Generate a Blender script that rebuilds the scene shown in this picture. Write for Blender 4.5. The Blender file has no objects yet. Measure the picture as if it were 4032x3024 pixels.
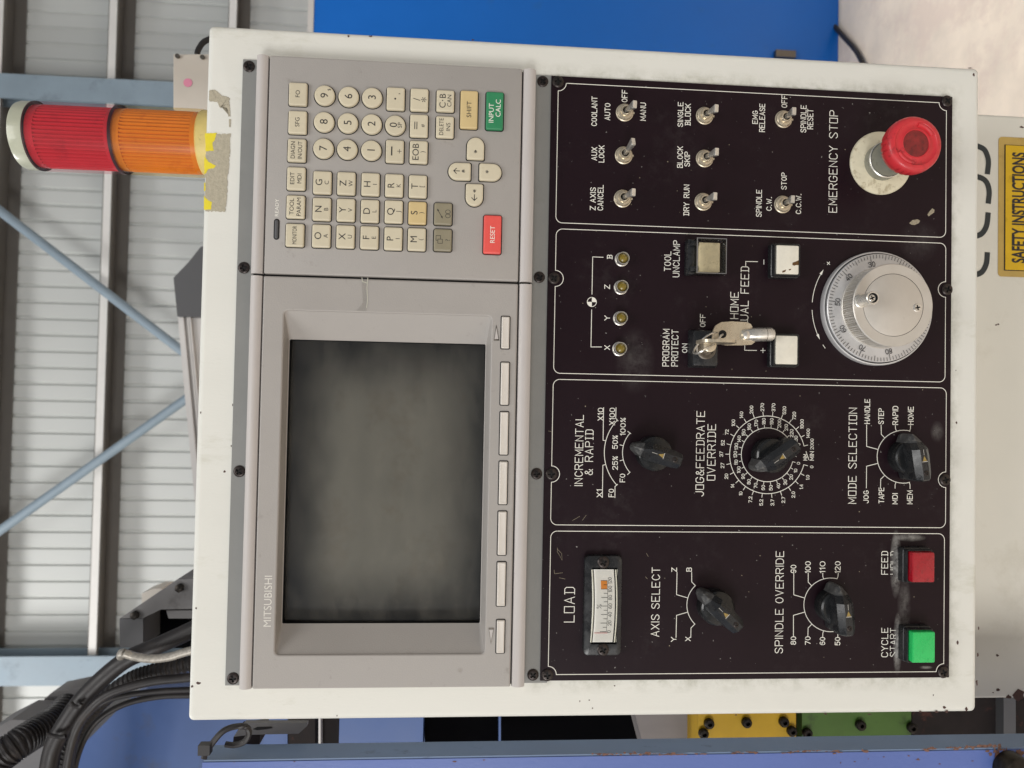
import bpy, math, random
from mathutils import Matrix, Vector
random.seed(7)
PI = math.pi
S = bpy.context.scene
COL = S.collection

# ------------------------------------------------------------------ camera
FPX, IW, IH = 2950.0, 4032.0, 3024.0
CAM = Vector((0.1770157, -0.4798663, 0.3306574))
WV = Vector((0.0754110, 0.0207394, 0.0230313))
ROT = Matrix.Rotation(WV.length, 3, WV.normalized())
BAS = Matrix(((0, 0, -1), (-1, 0, 0), (0, 1, 0))) @ ROT      # rows: right, down, forward
RGT, DWN, FWD = (Vector(BAS[i]) for i in range(3))
cam = bpy.data.cameras.new('camera'); camo = bpy.data.objects.new('camera', cam); COL.objects.link(camo)
m3 = Matrix((RGT, -DWN, -FWD)).transposed()
camo.matrix_world = Matrix.Translation(CAM) @ m3.to_4x4()
cam.sensor_fit = 'HORIZONTAL'; cam.sensor_width = 36; cam.lens = 36 * FPX / IW
cam.clip_start = 0.02; cam.clip_end = 60
cam.dof.use_dof = True; cam.dof.focus_distance = 0.475; cam.dof.aperture_fstop = 15
S.camera = camo

def ray(px, py):
    return FWD + RGT * ((px - IW / 2) / FPX) + DWN * ((py - IH / 2) / FPX)
def W(px, py, Y):            # point seen at a pixel of the photograph, on the upright plane at depth Y
    d = ray(px, py); return CAM + d * ((Y - CAM.y) / d.y)
def A(px, py, h=0.002):      # the same on the cabinet front: (u right, v up), h in front of the face
    p = W(px, py, -h); return (p.x, p.z)

# ------------------------------------------------------------------ world and lamps
wd = bpy.data.worlds.new('World'); S.world = wd; wd.use_nodes = True
bg = wd.node_tree.nodes['Background']
bg.inputs[0].default_value = (0.96, 0.985, 1.02, 1); bg.inputs[1].default_value = 0.27
def lamp(name, loc, target, sx, sy, power, col):
    l = bpy.data.lights.new(name, 'AREA'); l.shape = 'RECTANGLE'; l.size = sx; l.size_y = sy
    l.energy = power; l.color = col
    o = bpy.data.objects.new(name, l); COL.objects.link(o); o.location = loc
    o.rotation_euler = (Vector(target) - Vector(loc)).to_track_quat('-Z', 'Y').to_euler()
    return o
lamp('doorway_light', (-3.9, -5.0, 0.9), (0.2, 0.0, 0.1), 2.0, 2.0, 186, (1.0, 0.995, 0.985))
lamp('ceiling_light', (0.0, -2.5, 4.2), (0.15, -0.4, 0.0), 2.8, 2.0, 105, (1.0, 0.985, 0.96))
lamp('skylight', (-3.4, 1.6, 5.0), (-1.2, 4.5, 1.2), 1.4, 0.9, 150, (1.0, 0.99, 0.97))
lamp('floor_fill', (2.0, 2.6, 4.4), (2.0, 2.601, -1), 1.6, 1.2, 35, (1.0, 0.97, 0.92)).data.spread = math.radians(62)  # added fill lamp, narrowed so that it brightens only the floor
vs = S.view_settings
vs.view_transform = 'Standard'; vs.look = 'None'; vs.exposure = 0.0; vs.gamma = 1; vs.use_curve_mapping = False
S.cycles.max_bounces = 8; S.cycles.transparent_max_bounces = 12; S.cycles.use_denoising = True

# ------------------------------------------------------------------ materials
def lin(r, g, b):
    f = lambda c: (c / 255 / 12.92) if c <= 10 else ((c / 255 + 0.055) / 1.055) ** 2.4
    return (f(r), f(g), f(b), 1)
MT = {}
def mat(name, rgb, rough=0.5, metal=0.0, var=0.06, scale=60, rvar=0.08, bump=0.0, bscale=400, spec=0.5,
        coat=0.0, trans=0.0, stain=None, stain_amt=0.0, stain_scale=30, stain_cut=0.62, stretch=None, rnd=0.0):
    m = bpy.data.materials.new(name); m.use_nodes = True
    nt = m.node_tree; N = nt.nodes; L = nt.links; b = N['Principled BSDF']
    c = lin(*rgb)
    b.inputs['Roughness'].default_value = rough; b.inputs['Metallic'].default_value = metal
    b.inputs['Specular IOR Level'].default_value = spec
    b.inputs['Coat Weight'].default_value = coat; b.inputs['Coat Roughness'].default_value = 0.08
    b.inputs['Transmission Weight'].default_value = trans
    tc = N.new('ShaderNodeTexCoord'); src = tc.outputs['Object']
    if stretch:
        mp = N.new('ShaderNodeMapping'); mp.inputs['Scale'].default_value = stretch
        L.new(src, mp.inputs[0]); src = mp.outputs[0]
    nz = N.new('ShaderNodeTexNoise'); nz.inputs['Scale'].default_value = scale; nz.inputs['Detail'].default_value = 7
    nz.inputs['Roughness'].default_value = 0.62
    L.new(src, nz.inputs['Vector'])
    def rng(lo, hi, f0=0.3, f1=0.7, inp=None):
        r = N.new('ShaderNodeMapRange'); r.inputs[1].default_value = f0; r.inputs[2].default_value = f1
        r.inputs[3].default_value = lo; r.inputs[4].default_value = hi
        L.new(inp or nz.outputs['Fac'], r.inputs[0]); return r.outputs[0]
    hs = N.new('ShaderNodeHueSaturation'); hs.inputs['Color'].default_value = c
    val = rng(1 - var, 1 + var)
    if rnd:
        oi = N.new('ShaderNodeObjectInfo')
        ad = N.new('ShaderNodeMath'); ad.operation = 'MULTIPLY'
        L.new(rng(1 - rnd, 1 + rnd, 0, 1, oi.outputs['Random']), ad.inputs[0]); L.new(val, ad.inputs[1]); val = ad.outputs[0]
    L.new(val, hs.inputs['Value'])
    col = hs.outputs[0]
    if stain:
        n2 = N.new('ShaderNodeTexNoise'); n2.inputs['Scale'].default_value = stain_scale; n2.inputs['Detail'].default_value = 9
        n2.inputs['Roughness'].default_value = 0.7; L.new(src, n2.inputs['Vector'])
        f = rng(0, stain_amt, stain_cut, stain_cut + 0.1, n2.outputs['Fac'])
        mx = N.new('ShaderNodeMix'); mx.data_type = 'RGBA'
        L.new(f, mx.inputs[0]); L.new(col, mx.inputs[6]); mx.inputs[7].default_value = lin(*stain); col = mx.outputs[2]
    L.new(col, b.inputs['Base Color'])
    if rvar: L.new(rng(max(0.03, rough - rvar), min(1, rough + rvar)), b.inputs['Roughness'])
    if bump:
        n3 = N.new('ShaderNodeTexNoise'); n3.inputs['Scale'].default_value = bscale; n3.inputs['Detail'].default_value = 3
        L.new(src, n3.inputs['Vector'])
        bp = N.new('ShaderNodeBump'); bp.inputs['Strength'].default_value = bump; bp.inputs['Distance'].default_value = 0.0006
        L.new(n3.outputs['Fac'], bp.inputs['Height']); L.new(bp.outputs[0], b.inputs['Normal'])
    MT[name] = m
    return m
mat('white_paint', (222, 221, 213), 0.5, var=0.035, scale=11, spec=0.3, bump=0.12, bscale=700, stain=(184, 181, 160), stain_amt=0.4, stain_scale=24, stain_cut=0.57, stretch=(1, .35, 1))
mat('cream_paint', (222, 218, 206), 0.42, var=0.03, scale=9, bump=0.1, bscale=500, stain=(186, 178, 158), stain_amt=0.25, stain_scale=11, stain_cut=0.55)
mat('unit_grey', (163, 158, 153), 0.52, var=0.03, scale=22, bump=0.18, bscale=1500, stain=(122, 115, 106), stain_amt=0.4, stain_scale=70, stain_cut=0.61)
mat('trim_grey', (188, 182, 178), 0.45, var=0.02, scale=30, bump=0.1, bscale=1500, stain=(140, 134, 126), stain_amt=0.25, stain_scale=70, stain_cut=0.64)
mat('mount_grey', (134, 134, 131), 0.5, var=0.04, scale=40, bump=0.1, stain=(112, 112, 108), stain_amt=0.4, stain_scale=90, stain_cut=0.62)
mat('tube_dark', (26, 27, 31), 0.8, var=0.1, spec=0.2)
mat('gap_black', (14, 12, 12), 0.7, var=0.1)
mat('key_beige', (205, 195, 170), 0.42, var=0.03, scale=120, rnd=0.04, bump=0.1, bscale=2500, stain=(160, 146, 118), stain_amt=0.3, stain_scale=170, stain_cut=0.6)
mat('key_tan', (207, 184, 134), 0.42, var=0.04, scale=120, bump=0.1, bscale=2500)
mat('key_olive', (142, 134, 112), 0.42, var=0.05, scale=120, bump=0.1, bscale=2500)
mat('key_green', (48, 132, 88), 0.42, var=0.05, scale=120, bump=0.1, bscale=2500)
mat('key_red', (228, 88, 80), 0.42, var=0.05, scale=120, bump=0.1, bscale=2500)
mat('soft_key', (210, 203, 194), 0.4, var=0.03, scale=120, bump=0.1, bscale=2500)
mat('ink_dark', (40, 38, 40), 0.6, var=0.1)
mat('ink_white', (236, 233, 222), 0.55, var=0.04)
mat('ink_pale', (214, 210, 202), 0.5, var=0.05)
mat('black_plastic', (33, 34, 36), 0.27, var=0.25, scale=150, rvar=0.15, bump=0.06, bscale=900, stain=(84, 82, 78), stain_amt=0.35, stain_scale=220, stain_cut=0.58)
mat('black_gloss', (26, 27, 28), 0.22, var=0.25, scale=150, rvar=0.1, stain=(72, 70, 66), stain_amt=0.3, stain_scale=260, stain_cut=0.6)
mat('scuffed_tip', (66, 66, 66), 0.42, var=0.3, scale=300, rvar=0.12, stain=(120, 118, 114), stain_amt=0.5, stain_scale=350, stain_cut=0.52)
mat('worn_edge', (120, 118, 116), 0.35, var=0.2, scale=300)
mat('amber_mark', (150, 126, 66), 0.5, var=0.3, scale=900)
mat('steel', (222, 218, 210), 0.3, metal=0.8, var=0.12, scale=200, rvar=0.12)
mat('steel_dark', (120, 114, 106), 0.4, metal=1.0, var=0.3, scale=400, rvar=0.15)
mat('screw_black', (58, 52, 50), 0.35, metal=0.7, var=0.4, scale=500, rvar=0.15, stain=(92, 62, 48), stain_amt=0.6, stain_scale=500, stain_cut=0.6)
mat('alu', (208, 203, 195), 0.46, metal=0.6, var=0.05, scale=80, rvar=0.08, stain=(150, 140, 126), stain_amt=0.35, stain_scale=90, stain_cut=0.63)
mat('alu_dial', (208, 207, 207), 0.42, metal=0.5, var=0.05, scale=90, rvar=0.06)
mat('nickel', (206, 194, 172), 0.32, metal=0.75, var=0.1, scale=220, rvar=0.12, stain=(120, 100, 78), stain_amt=0.5, stain_scale=330, stain_cut=0.62)
mat('estop_red', (200, 44, 52), 0.48, var=0.08, scale=120, bump=0.05, coat=0.15, stain=(92, 20, 22), stain_amt=0.5, stain_scale=110, stain_cut=0.56)
mat('estop_centre', (128, 34, 34), 0.5, var=0.25, scale=220, stain=(60, 26, 26), stain_amt=0.6, stain_scale=180, stain_cut=0.5)
mat('stem_grey', (150, 150, 140), 0.42, metal=0.4, var=0.12, scale=90, stain=(110, 106, 96), stain_amt=0.5, stain_scale=140, stain_cut=0.55)
mat('collar_white', (216, 208, 182), 0.5, var=0.1, scale=90, stain=(140, 124, 88), stain_amt=0.6, stain_scale=130, stain_cut=0.53)
mat('button_white', (226, 221, 206), 0.35, var=0.06, scale=140, coat=0.2)
mat('button_cream', (214, 201, 168), 0.5, var=0.1, scale=300, stain=(150, 132, 96), stain_amt=0.4, stain_scale=400, stain_cut=0.55)
mat('button_red', (158, 16, 32), 0.28, var=0.15, scale=160, coat=0.3, stain=(96, 14, 22), stain_amt=0.45, stain_scale=190, stain_cut=0.52)
mat('button_green', (36, 190, 96), 0.28, var=0.07, scale=160, coat=0.3, stain=(30, 146, 74), stain_amt=0.4, stain_scale=190, stain_cut=0.54)
mat('rust_stain', (92, 62, 26), 0.7, var=0.4, scale=900)
mat('lamp_amber', (124, 106, 30), 0.3, var=0.15, scale=400, coat=0.2)
mat('meter_white', (247, 246, 243), 0.6, var=0.02)
mat('meter_orange', (240, 150, 52), 0.6, var=0.04)
mat('needle_red', (214, 96, 104), 0.5, var=0.03)
mat('chip_brown', (74, 50, 44), 0.7, var=0.35, scale=600)
mat('rust_patch', (116, 84, 70), 0.8, var=0.35, scale=260, stain=(86, 52, 42), stain_amt=0.9, stain_scale=240, stain_cut=0.5)
mat('glue_grey', (176, 168, 148), 0.8, var=0.14, scale=500, bump=0.5, bscale=900)
mat('tape_yellow', (232, 214, 50), 0.6, var=0.06, scale=200)
mat('dust', (200, 198, 190), 0.9, var=0.2, scale=800)
mat('dust_brown', (150, 140, 120), 0.9, var=0.3, scale=900)
mat('beacon_cap', (176, 178, 158), 0.35, var=0.06, scale=120, coat=0.3, stain=(120, 116, 96), stain_amt=0.5, stain_scale=130, stain_cut=0.6)
mat('beacon_base', (214, 192, 120), 0.45, var=0.08, scale=90, stain=(70, 58, 40), stain_amt=0.7, stain_scale=60, stain_cut=0.6)
mat('beacon_dark', (52, 16, 22), 0.4, var=0.1)
mat('wall_sheet', (204, 206, 203), 0.5, var=0.04, scale=1.5, stretch=(1, 1, 0.15))
mat('girt_shaded', (112, 108, 103), 0.6, var=0.08, scale=6)  # girt colour darkened to carry the shade on the undersides
mat('girt_flange', (226, 224, 220), 0.55, var=0.05, scale=6)
mat('column_blue', (140, 156, 168), 0.5, var=0.08, scale=5, stain=(112, 124, 134), stain_amt=0.6, stain_scale=4, stain_cut=0.55)
mat('brace_blue', (142, 158, 170), 0.5, var=0.06, scale=8)
mat('cabinet_blue', (4, 108, 206), 0.4, var=0.05, scale=2.5, bump=0.05, stain=(40, 104, 178), stain_amt=0.35, stain_scale=9, stain_cut=0.6)
mat('machine_blue', (62, 90, 144), 0.42, var=0.07, scale=14, stain=(70, 82, 110), stain_amt=0.6, stain_scale=14, stain_cut=0.58)
mat('post_blue', (88, 109, 172), 0.45, var=0.06, scale=20, stain=(112, 78, 58), stain_amt=1.0, stain_scale=46, stain_cut=0.66, bump=0.15, stretch=(1, 1, 0.45))
mat('post_side', (108, 128, 158), 0.5, var=0.1, scale=30, stain=(60, 62, 66), stain_amt=0.8, stain_scale=60, stain_cut=0.63, stretch=(1, 1, 0.4))
mat('floor_concrete', (236, 220, 200), 0.6, var=0.1, scale=9, rvar=0.15, stain=(222, 202, 186), stain_amt=0.7, stain_scale=5, stain_cut=0.5)
mat('dark_grey', (84, 84, 86), 0.55, var=0.06, scale=20)
mat('mid_grey', (112, 110, 110), 0.5, var=0.08, scale=20, stain=(70, 66, 64), stain_amt=0.5, stain_scale=30, stain_cut=0.6)
mat('pale_grey', (208, 204, 200), 0.5, var=0.03, scale=8)
mat('hose_black', (36, 32, 32), 0.48, var=0.2, scale=60, stain=(78, 70, 66), stain_amt=0.3, stain_scale=60, stain_cut=0.56)
mat('braid', (176, 170, 160), 0.45, metal=0.5, var=0.25, scale=400)
mat('void_black', (5, 5, 7), 0.9, var=0.2, spec=0.05)  # flat black standing in for the darkness inside openings and recesses
mat('plate_yellow', (190, 150, 14), 0.45, var=0.08, scale=40, stain=(120, 92, 20), stain_amt=0.6, stain_scale=60, stain_cut=0.6)
mat('plate_green', (70, 102, 36), 0.45, var=0.1, scale=40, stain=(44, 58, 26), stain_amt=0.7, stain_scale=50, stain_cut=0.56)
mat('bolt_dark', (50, 46, 42), 0.4, metal=0.8, var=0.4, scale=300)
mat('raw_steel', (124, 118, 116), 0.5, metal=0.2, var=0.12, scale=30, stretch=(1, 1, 0.2))
mat('rusty_dark', (36, 30, 29), 0.7, spec=0.2, var=0.4, scale=40, stain=(98, 58, 48), stain_amt=0.7, stain_scale=35, stain_cut=0.57)
mat('junction_white', (214, 206, 194), 0.5, var=0.02)
mat('pink_dot', (238, 150, 178), 0.6, var=0.05)
mat('sticker_tan', (186, 156, 84), 0.5, var=0.08, scale=60, stain=(150, 120, 60), stain_amt=0.5, stain_scale=90, stain_cut=0.56)
mat('sticker_yellow', (214, 172, 14), 0.45, var=0.06, scale=50, stain=(170, 130, 16), stain_amt=0.5, stain_scale=80, stain_cut=0.58)
mat('logo_dark', (40, 46, 48), 0.5, var=0.1)
mat('clear_edge', (208, 206, 190), 0.2, var=0.05)

def plate_grime(rect):
    # grey-green grime gathered on the paint along the border of the black plate
    nt = MT['white_paint'].node_tree; N = nt.nodes; L = nt.links; b = N['Principled BSDF']; old = b.inputs['Base Color'].links[0].from_socket
    tc = N.new('ShaderNodeTexCoord'); sp = N.new('ShaderNodeSeparateXYZ'); L.new(tc.outputs['Object'], sp.inputs[0])
    def mth(op, a, c):
        n = N.new('ShaderNodeMath'); n.operation = op
        for i, x in enumerate((a, c)):
            if isinstance(x, (int, float)): n.inputs[i].default_value = x
            elif x is not None: L.new(x, n.inputs[i])
        return n.outputs[0]
    dd = [mth('SUBTRACT', mth('ABSOLUTE', mth('SUBTRACT', sp.outputs[k], (rect[2 * k] + rect[2 * k + 1]) / 2), None), (rect[2 * k + 1] - rect[2 * k]) / 2) for k in (0, 1)]
    r = N.new('ShaderNodeMapRange'); r.inputs[1].default_value = .0105; r.inputs[2].default_value = 0; L.new(mth('MAXIMUM', dd[0], dd[1]), r.inputs[0])
    nz = N.new('ShaderNodeTexNoise'); nz.inputs['Scale'].default_value = 90; nz.inputs['Detail'].default_value = 8; nz.inputs['Roughness'].default_value = .7; L.new(tc.outputs['Object'], nz.inputs[0])
    r2 = N.new('ShaderNodeMapRange'); r2.inputs[1].default_value = .42; r2.inputs[2].default_value = .75; r2.inputs[4].default_value = .75; L.new(nz.outputs['Fac'], r2.inputs[0])
    mx = N.new('ShaderNodeMix'); mx.data_type = 'RGBA'; L.new(mth('MULTIPLY', r.outputs[0], r2.outputs[0]), mx.inputs[0]); L.new(old, mx.inputs[6]); mx.inputs[7].default_value = lin(150, 150, 130)
    L.new(mx.outputs[2], b.inputs['Base Color'])
def special():
    # black anodised operation plate: brownish black, dust specks and two rubbed places above the start and hold buttons
    m = mat('plate_black', (27, 13, 20), 0.4, var=0.12, scale=9, rvar=0.06, spec=0.2, bump=0.04, bscale=2500)
    nt = m.node_tree; N = nt.nodes; L = nt.links; b = N['Principled BSDF']
    old = b.inputs['Base Color'].links[0].from_socket
    tc = N.new('ShaderNodeTexCoord'); P = tc.outputs['Object']
    def math_(op, a, c=None):
        n = N.new('ShaderNodeMath'); n.operation = op; n.use_clamp = op in ('MULTIPLY', 'SUBTRACT', 'ADD')
        for i, x in enumerate((a, c)):
            if x is None: continue
            if isinstance(x, (int, float)): n.inputs[i].default_value = x
            else: L.new(x, n.inputs[i])
        return n.outputs[0]
    def noise(scale, stretch=(1, 1, 1), detail=6):
        mp = N.new('ShaderNodeMapping'); mp.inputs['Scale'].default_value = stretch; L.new(P, mp.inputs[0])
        n = N.new('ShaderNodeTexNoise'); n.inputs['Scale'].default_value = scale; n.inputs['Detail'].default_value = detail
        n.inputs['Roughness'].default_value = 0.7
        L.new(mp.outputs[0], n.inputs[0]); return n.outputs['Fac']
    def ramp(x, a, c, lo=0, hi=1):
        r = N.new('ShaderNodeMapRange'); r.inputs[1].default_value = a; r.inputs[2].default_value = c
        r.inputs[3].default_value = lo; r.inputs[4].default_value = hi; L.new(x, r.inputs[0]); return r.outputs[0]
    tot = ramp(noise(420, detail=2), 0.735, 0.765, 0, 0.55)                 # specks
    tot = math_('ADD', tot, math_('MULTIPLY', ramp(noise(14), 0.52, 0.75), ramp(noise(160), 0.45, 0.8, 0, 0.06)))
    wear = [((3527, 2220), (0.0034, 0.0185), 1.3), ((3585, 2117), (0.009, 0.0022), 1.0), ((3534, 2535), (0.0027, 0.017), 1.2),
            ((3560, 2395), (0.004, 0.02), 0.28), ((3645, 2628), (0.004, 0.001), 0.6), ((3690, 1700), (0.004, 0.006), 0.25),
            ((2500, 1420), (0.011, 0.018), 0.12), ((3620, 950), (0.012, 0.012), 0.08)]
    n_st = noise(260, (1, 1, 1)); n_b = noise(90)
    for (px, py), (sv, su), k in wear:
        u, v = A(px, py)
        mp = N.new('ShaderNodeMapping'); mp.vector_type = 'TEXTURE'
        mp.inputs['Location'].default_value = (u, v, 0.0024); mp.inputs['Scale'].default_value = (su, sv, 1)
        L.new(P, mp.inputs[0])
        ln = N.new('ShaderNodeVectorMath'); ln.operation = 'LENGTH'; L.new(mp.outputs[0], ln.inputs[0])
        fall = ramp(ln.outputs['Value'], 0.25, 1.25, 1, 0)
        w = math_('MULTIPLY', fall, ramp(math_('ADD', math_('MULTIPLY', n_st, 0.5), math_('MULTIPLY', n_b, 0.5)), 0.36, 0.62))
        tot = math_('ADD', tot, math_('MULTIPLY', w, k * 0.75))
    mx = N.new('ShaderNodeMix'); mx.data_type = 'RGBA'
    L.new(tot, mx.inputs[0]); L.new(old, mx.inputs[6]); mx.inputs[7].default_value = lin(196, 194, 188)
    L.new(mx.outputs[2], b.inputs['Base Color'])
    # tinted picture-tube glass and clear guard plastic: see-through with a fresnel sheen
    def glassy(name, tint, rough, ior=1.5, const=None):
        m = bpy.data.materials.new(name); m.use_nodes = True; nt = m.node_tree; N = nt.nodes; L = nt.links
        N.remove(N['Principled BSDF']); out = N['Material Output']
        t = N.new('ShaderNodeBsdfTransparent'); t.inputs[0].default_value = tint
        g = N.new('ShaderNodeBsdfGlossy'); g.inputs['Roughness'].default_value = rough
        f = N.new('ShaderNodeFresnel'); f.inputs['IOR'].default_value = ior
        x = N.new('ShaderNodeMixShader'); (L.new(f.outputs[0], x.inputs[0]) if const is None else setattr(x.inputs[0], 'default_value', const)); L.new(t.outputs[0], x.inputs[1]); L.new(g.outputs[0], x.inputs[2])
        L.new(x.outputs[0], out.inputs[0]); MT[name] = m
    glassy('tube_glass', (0.95, 0.95, 0.94, 1), 0.10)
    g = MT['tube_glass']; nt = g.node_tree; N = nt.nodes; L = nt.links       # a thin uneven film of dust and wiping marks
    out = N['Material Output']; src = out.inputs[0].links[0].from_socket
    tc = N.new('ShaderNodeTexCoord'); mp = N.new('ShaderNodeMapping'); mp.inputs['Scale'].default_value = (1, 2.2, 1); L.new(tc.outputs['Object'], mp.inputs[0])
    nz = N.new('ShaderNodeTexNoise'); nz.inputs['Scale'].default_value = 22; nz.inputs['Detail'].default_value = 9; nz.inputs['Roughness'].default_value = .65; L.new(mp.outputs[0], nz.inputs[0])
    mr = N.new('ShaderNodeMapRange'); mr.inputs[1].default_value = .32; mr.inputs[2].default_value = .72; mr.inputs[3].default_value = .004; mr.inputs[4].default_value = .085; L.new(nz.outputs['Fac'], mr.inputs[0])
    df = N.new('ShaderNodeBsdfDiffuse'); df.inputs[0].default_value = lin(190, 184, 170)
    mx = N.new('ShaderNodeMixShader'); L.new(mr.outputs[0], mx.inputs[0]); L.new(src, mx.inputs[1]); L.new(df.outputs[0], mx.inputs[2]); L.new(mx.outputs[0], out.inputs[0])
    glassy('clear_plastic', (0.955, 0.95, 0.92, 1), 0.15, 1.35)
    glassy('tape_clear', (0.93, 0.93, 0.92, 1), 0.2, 1.6)
    def lens(name, rgb, deep):
        m = mat(name, rgb, 0.2, var=0.05, scale=60, coat=0.5, stain=deep, stain_amt=0.35, stain_scale=70, stain_cut=0.55)
        b = m.node_tree.nodes['Principled BSDF']; b.inputs['Transmission Weight'].default_value = 0.12
        b.inputs['IOR'].default_value = 1.2
    lens('lens_red', (202, 38, 54), (150, 16, 36))
    glassy('shell_red', (1.0, 0.84, 0.86, 1), 0.22, const=.085); glassy('shell_orange', (1.0, 0.92, 0.75, 1), 0.22, const=.085)
    lens('lens_orange', (228, 136, 28), (200, 100, 16))
    mat('phosphor', (151, 148, 138), 0.75, var=0.04, scale=9, rvar=0.1, stain=(142, 135, 122), stain_amt=0.6, stain_scale=25, stain_cut=0.5)
special()

# ------------------------------------------------------------------ mesh helpers
class MB:
    def __init__(s): s.v = []; s.f = []; s.m = []
    def add(s, vs, fs, m=0):
        o = len(s.v); s.v += [tuple(p) for p in vs]
        for f in fs: s.f.append([o + i for i in f]); s.m.append(m)
        return s
    def rings(s, R, c0=True, c1=True, m=0, closed=True):
        n = len(R[0]); vs = [p for r in R for p in r]; fs = []
        for k in range(len(R) - 1):
            for i in range(n if closed else n - 1):
                j = (i + 1) % n; fs.append((k * n + i, k * n + j, (k + 1) * n + j, (k + 1) * n + i))
        if c0: fs.append(tuple(range(n - 1, -1, -1)))
        if c1: fs.append(tuple((len(R) - 1) * n + i for i in range(n)))
        return s.add(vs, fs, m)
    def loft(s, fn, levels, c=(0, 0), c0=False, c1=True, m=0):     # levels: (inset, height)
        return s.rings([[(c[0] + x, c[1] + y, z) for x, y in fn(i)] for i, z in levels], c0, c1, m)
    def lathe(s, prof, n=40, c=(0, 0), c0=False, c1=True, m=0, fn=None):   # prof: (radius, height); about the height axis
        R = []
        for r, z in prof:
            R.append([(c[0] + (fn(r, a, z) if fn else r) * math.cos(a), c[1] + (fn(r, a, z) if fn else r) * math.sin(a), z)
                      for a in (2 * PI * i / n for i in range(n))])
        return s.rings(R, c0, c1, m)
    def box(s, x0, x1, y0, y1, z0, z1, m=0, b=0.0):
        if b:
            w, h = x1 - x0, y1 - y0
            return s.loft(lambda i: rr(w - 2 * i, h - 2 * i, max(b - i, b * .15), 3),
                          [(b * .7, z0), (0, z0 + b), (0, z1 - b), (b * .3, z1 - b * .3), (b, z1)], ((x0 + x1) / 2, (y0 + y1) / 2), True, True, m)
        P = [(x, y, z) for z in (z0, z1) for x, y in ((x0, y0), (x1, y0), (x1, y1), (x0, y1))]
        return s.add(P, [(3, 2, 1, 0), (4, 5, 6, 7), (0, 1, 5, 4), (1, 2, 6, 5), (2, 3, 7, 6), (3, 0, 4, 7)], m)
    def prism(s, poly, z0, z1, m=0):
        return s.rings([[(x, y, z0) for x, y in poly], [(x, y, z1) for x, y in poly]], True, True, m)
    def flat(s, poly, z, m=0):
        return s.add([(x, y, z) for x, y in poly], [tuple(range(len(poly)))], m)
    def tube(s, pts, r, n=10, m=0, fr=None):
        pts = [Vector(p) for p in pts]; R = []; up = Vector((0.31, 0.2, 0.93)).normalized()
        for i, p in enumerate(pts):
            t = (pts[min(i + 1, len(pts) - 1)] - pts[max(i - 1, 0)]).normalized()
            a = t.cross(up)
            if a.length < 1e-3: a = t.cross(Vector((1, 0, 0)))
            a.normalize(); b = a.cross(t); q = fr(i) if fr else r
            R.append([tuple(p + a * (q * math.cos(w)) + b * (q * math.sin(w))) for w in (2 * PI * k / n for k in range(n))])
        return s.rings(R, True, True, m)
    def ribbon(s, pl, w, z, m=0):
        P = [Vector(p) for p in pl]; n = len(P)
        if n < 2: return s
        L_, R_ = [], []
        for i in range(n):
            d0 = (P[i] - P[i - 1]).normalized() if i else None
            d1 = (P[i + 1] - P[i]).normalized() if i < n - 1 else None
            if d0 is None: d0 = d1
            if d1 is None: d1 = d0
            t = d0 + d1
            t = t.normalized() if t.length > 1e-6 else d1
            nn = Vector((-t.y, t.x)); c = max(0.45, nn.dot(Vector((-d1.y, d1.x))))
            p = P[i].copy()
            if i == 0: p -= d1 * w * .5
            if i == n - 1: p += d0 * w * .5
            L_.append(p + nn * (w * .5 / c)); R_.append(p - nn * (w * .5 / c))
        vs = [(p.x, p.y, z) for p in L_] + [(p.x, p.y, z) for p in R_]
        return s.add(vs, [(n + i, n + i + 1, i + 1, i) for i in range(n - 1)], m)
    def build(s, name, mats, parent=None, loc=(0, 0, 0), rz=0.0, smooth=True, ang=32, label=None):
        me = bpy.data.meshes.new(name); me.from_pydata(s.v, [], s.f)
        mats = mats if isinstance(mats, (list, tuple)) else [mats]
        for k in mats: me.materials.append(MT[k])
        me.polygons.foreach_set('material_index', s.m); me.update()
        if smooth:
            me.polygons.foreach_set('use_smooth', [True] * len(s.f)); me.set_sharp_from_angle(angle=math.radians(ang))
        return link(name, me, parent, loc, rz, label)
def link(name, me, parent=None, loc=(0, 0, 0), rz=0.0, label=None):
    o = bpy.data.objects.new(name, me); COL.objects.link(o); o.parent = parent; o.location = loc; o.rotation_euler.z = rz
    if label: o['label'] = label
    return o
def thing(name, label, cat, loc=(0, 0, 0), rot=(0, 0, 0), group=None):
    o = bpy.data.objects.new(name, None); COL.objects.link(o); o.empty_display_size = 0.05
    o.location = loc; o.rotation_euler = rot
    return tag(o, label, cat, group)
def tag(o, label, cat, group=None):
    o['label'] = label; o['category'] = cat
    if group: o['group'] = group
    return o
def struct(o): o['kind'] = 'structure'; return o

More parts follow.
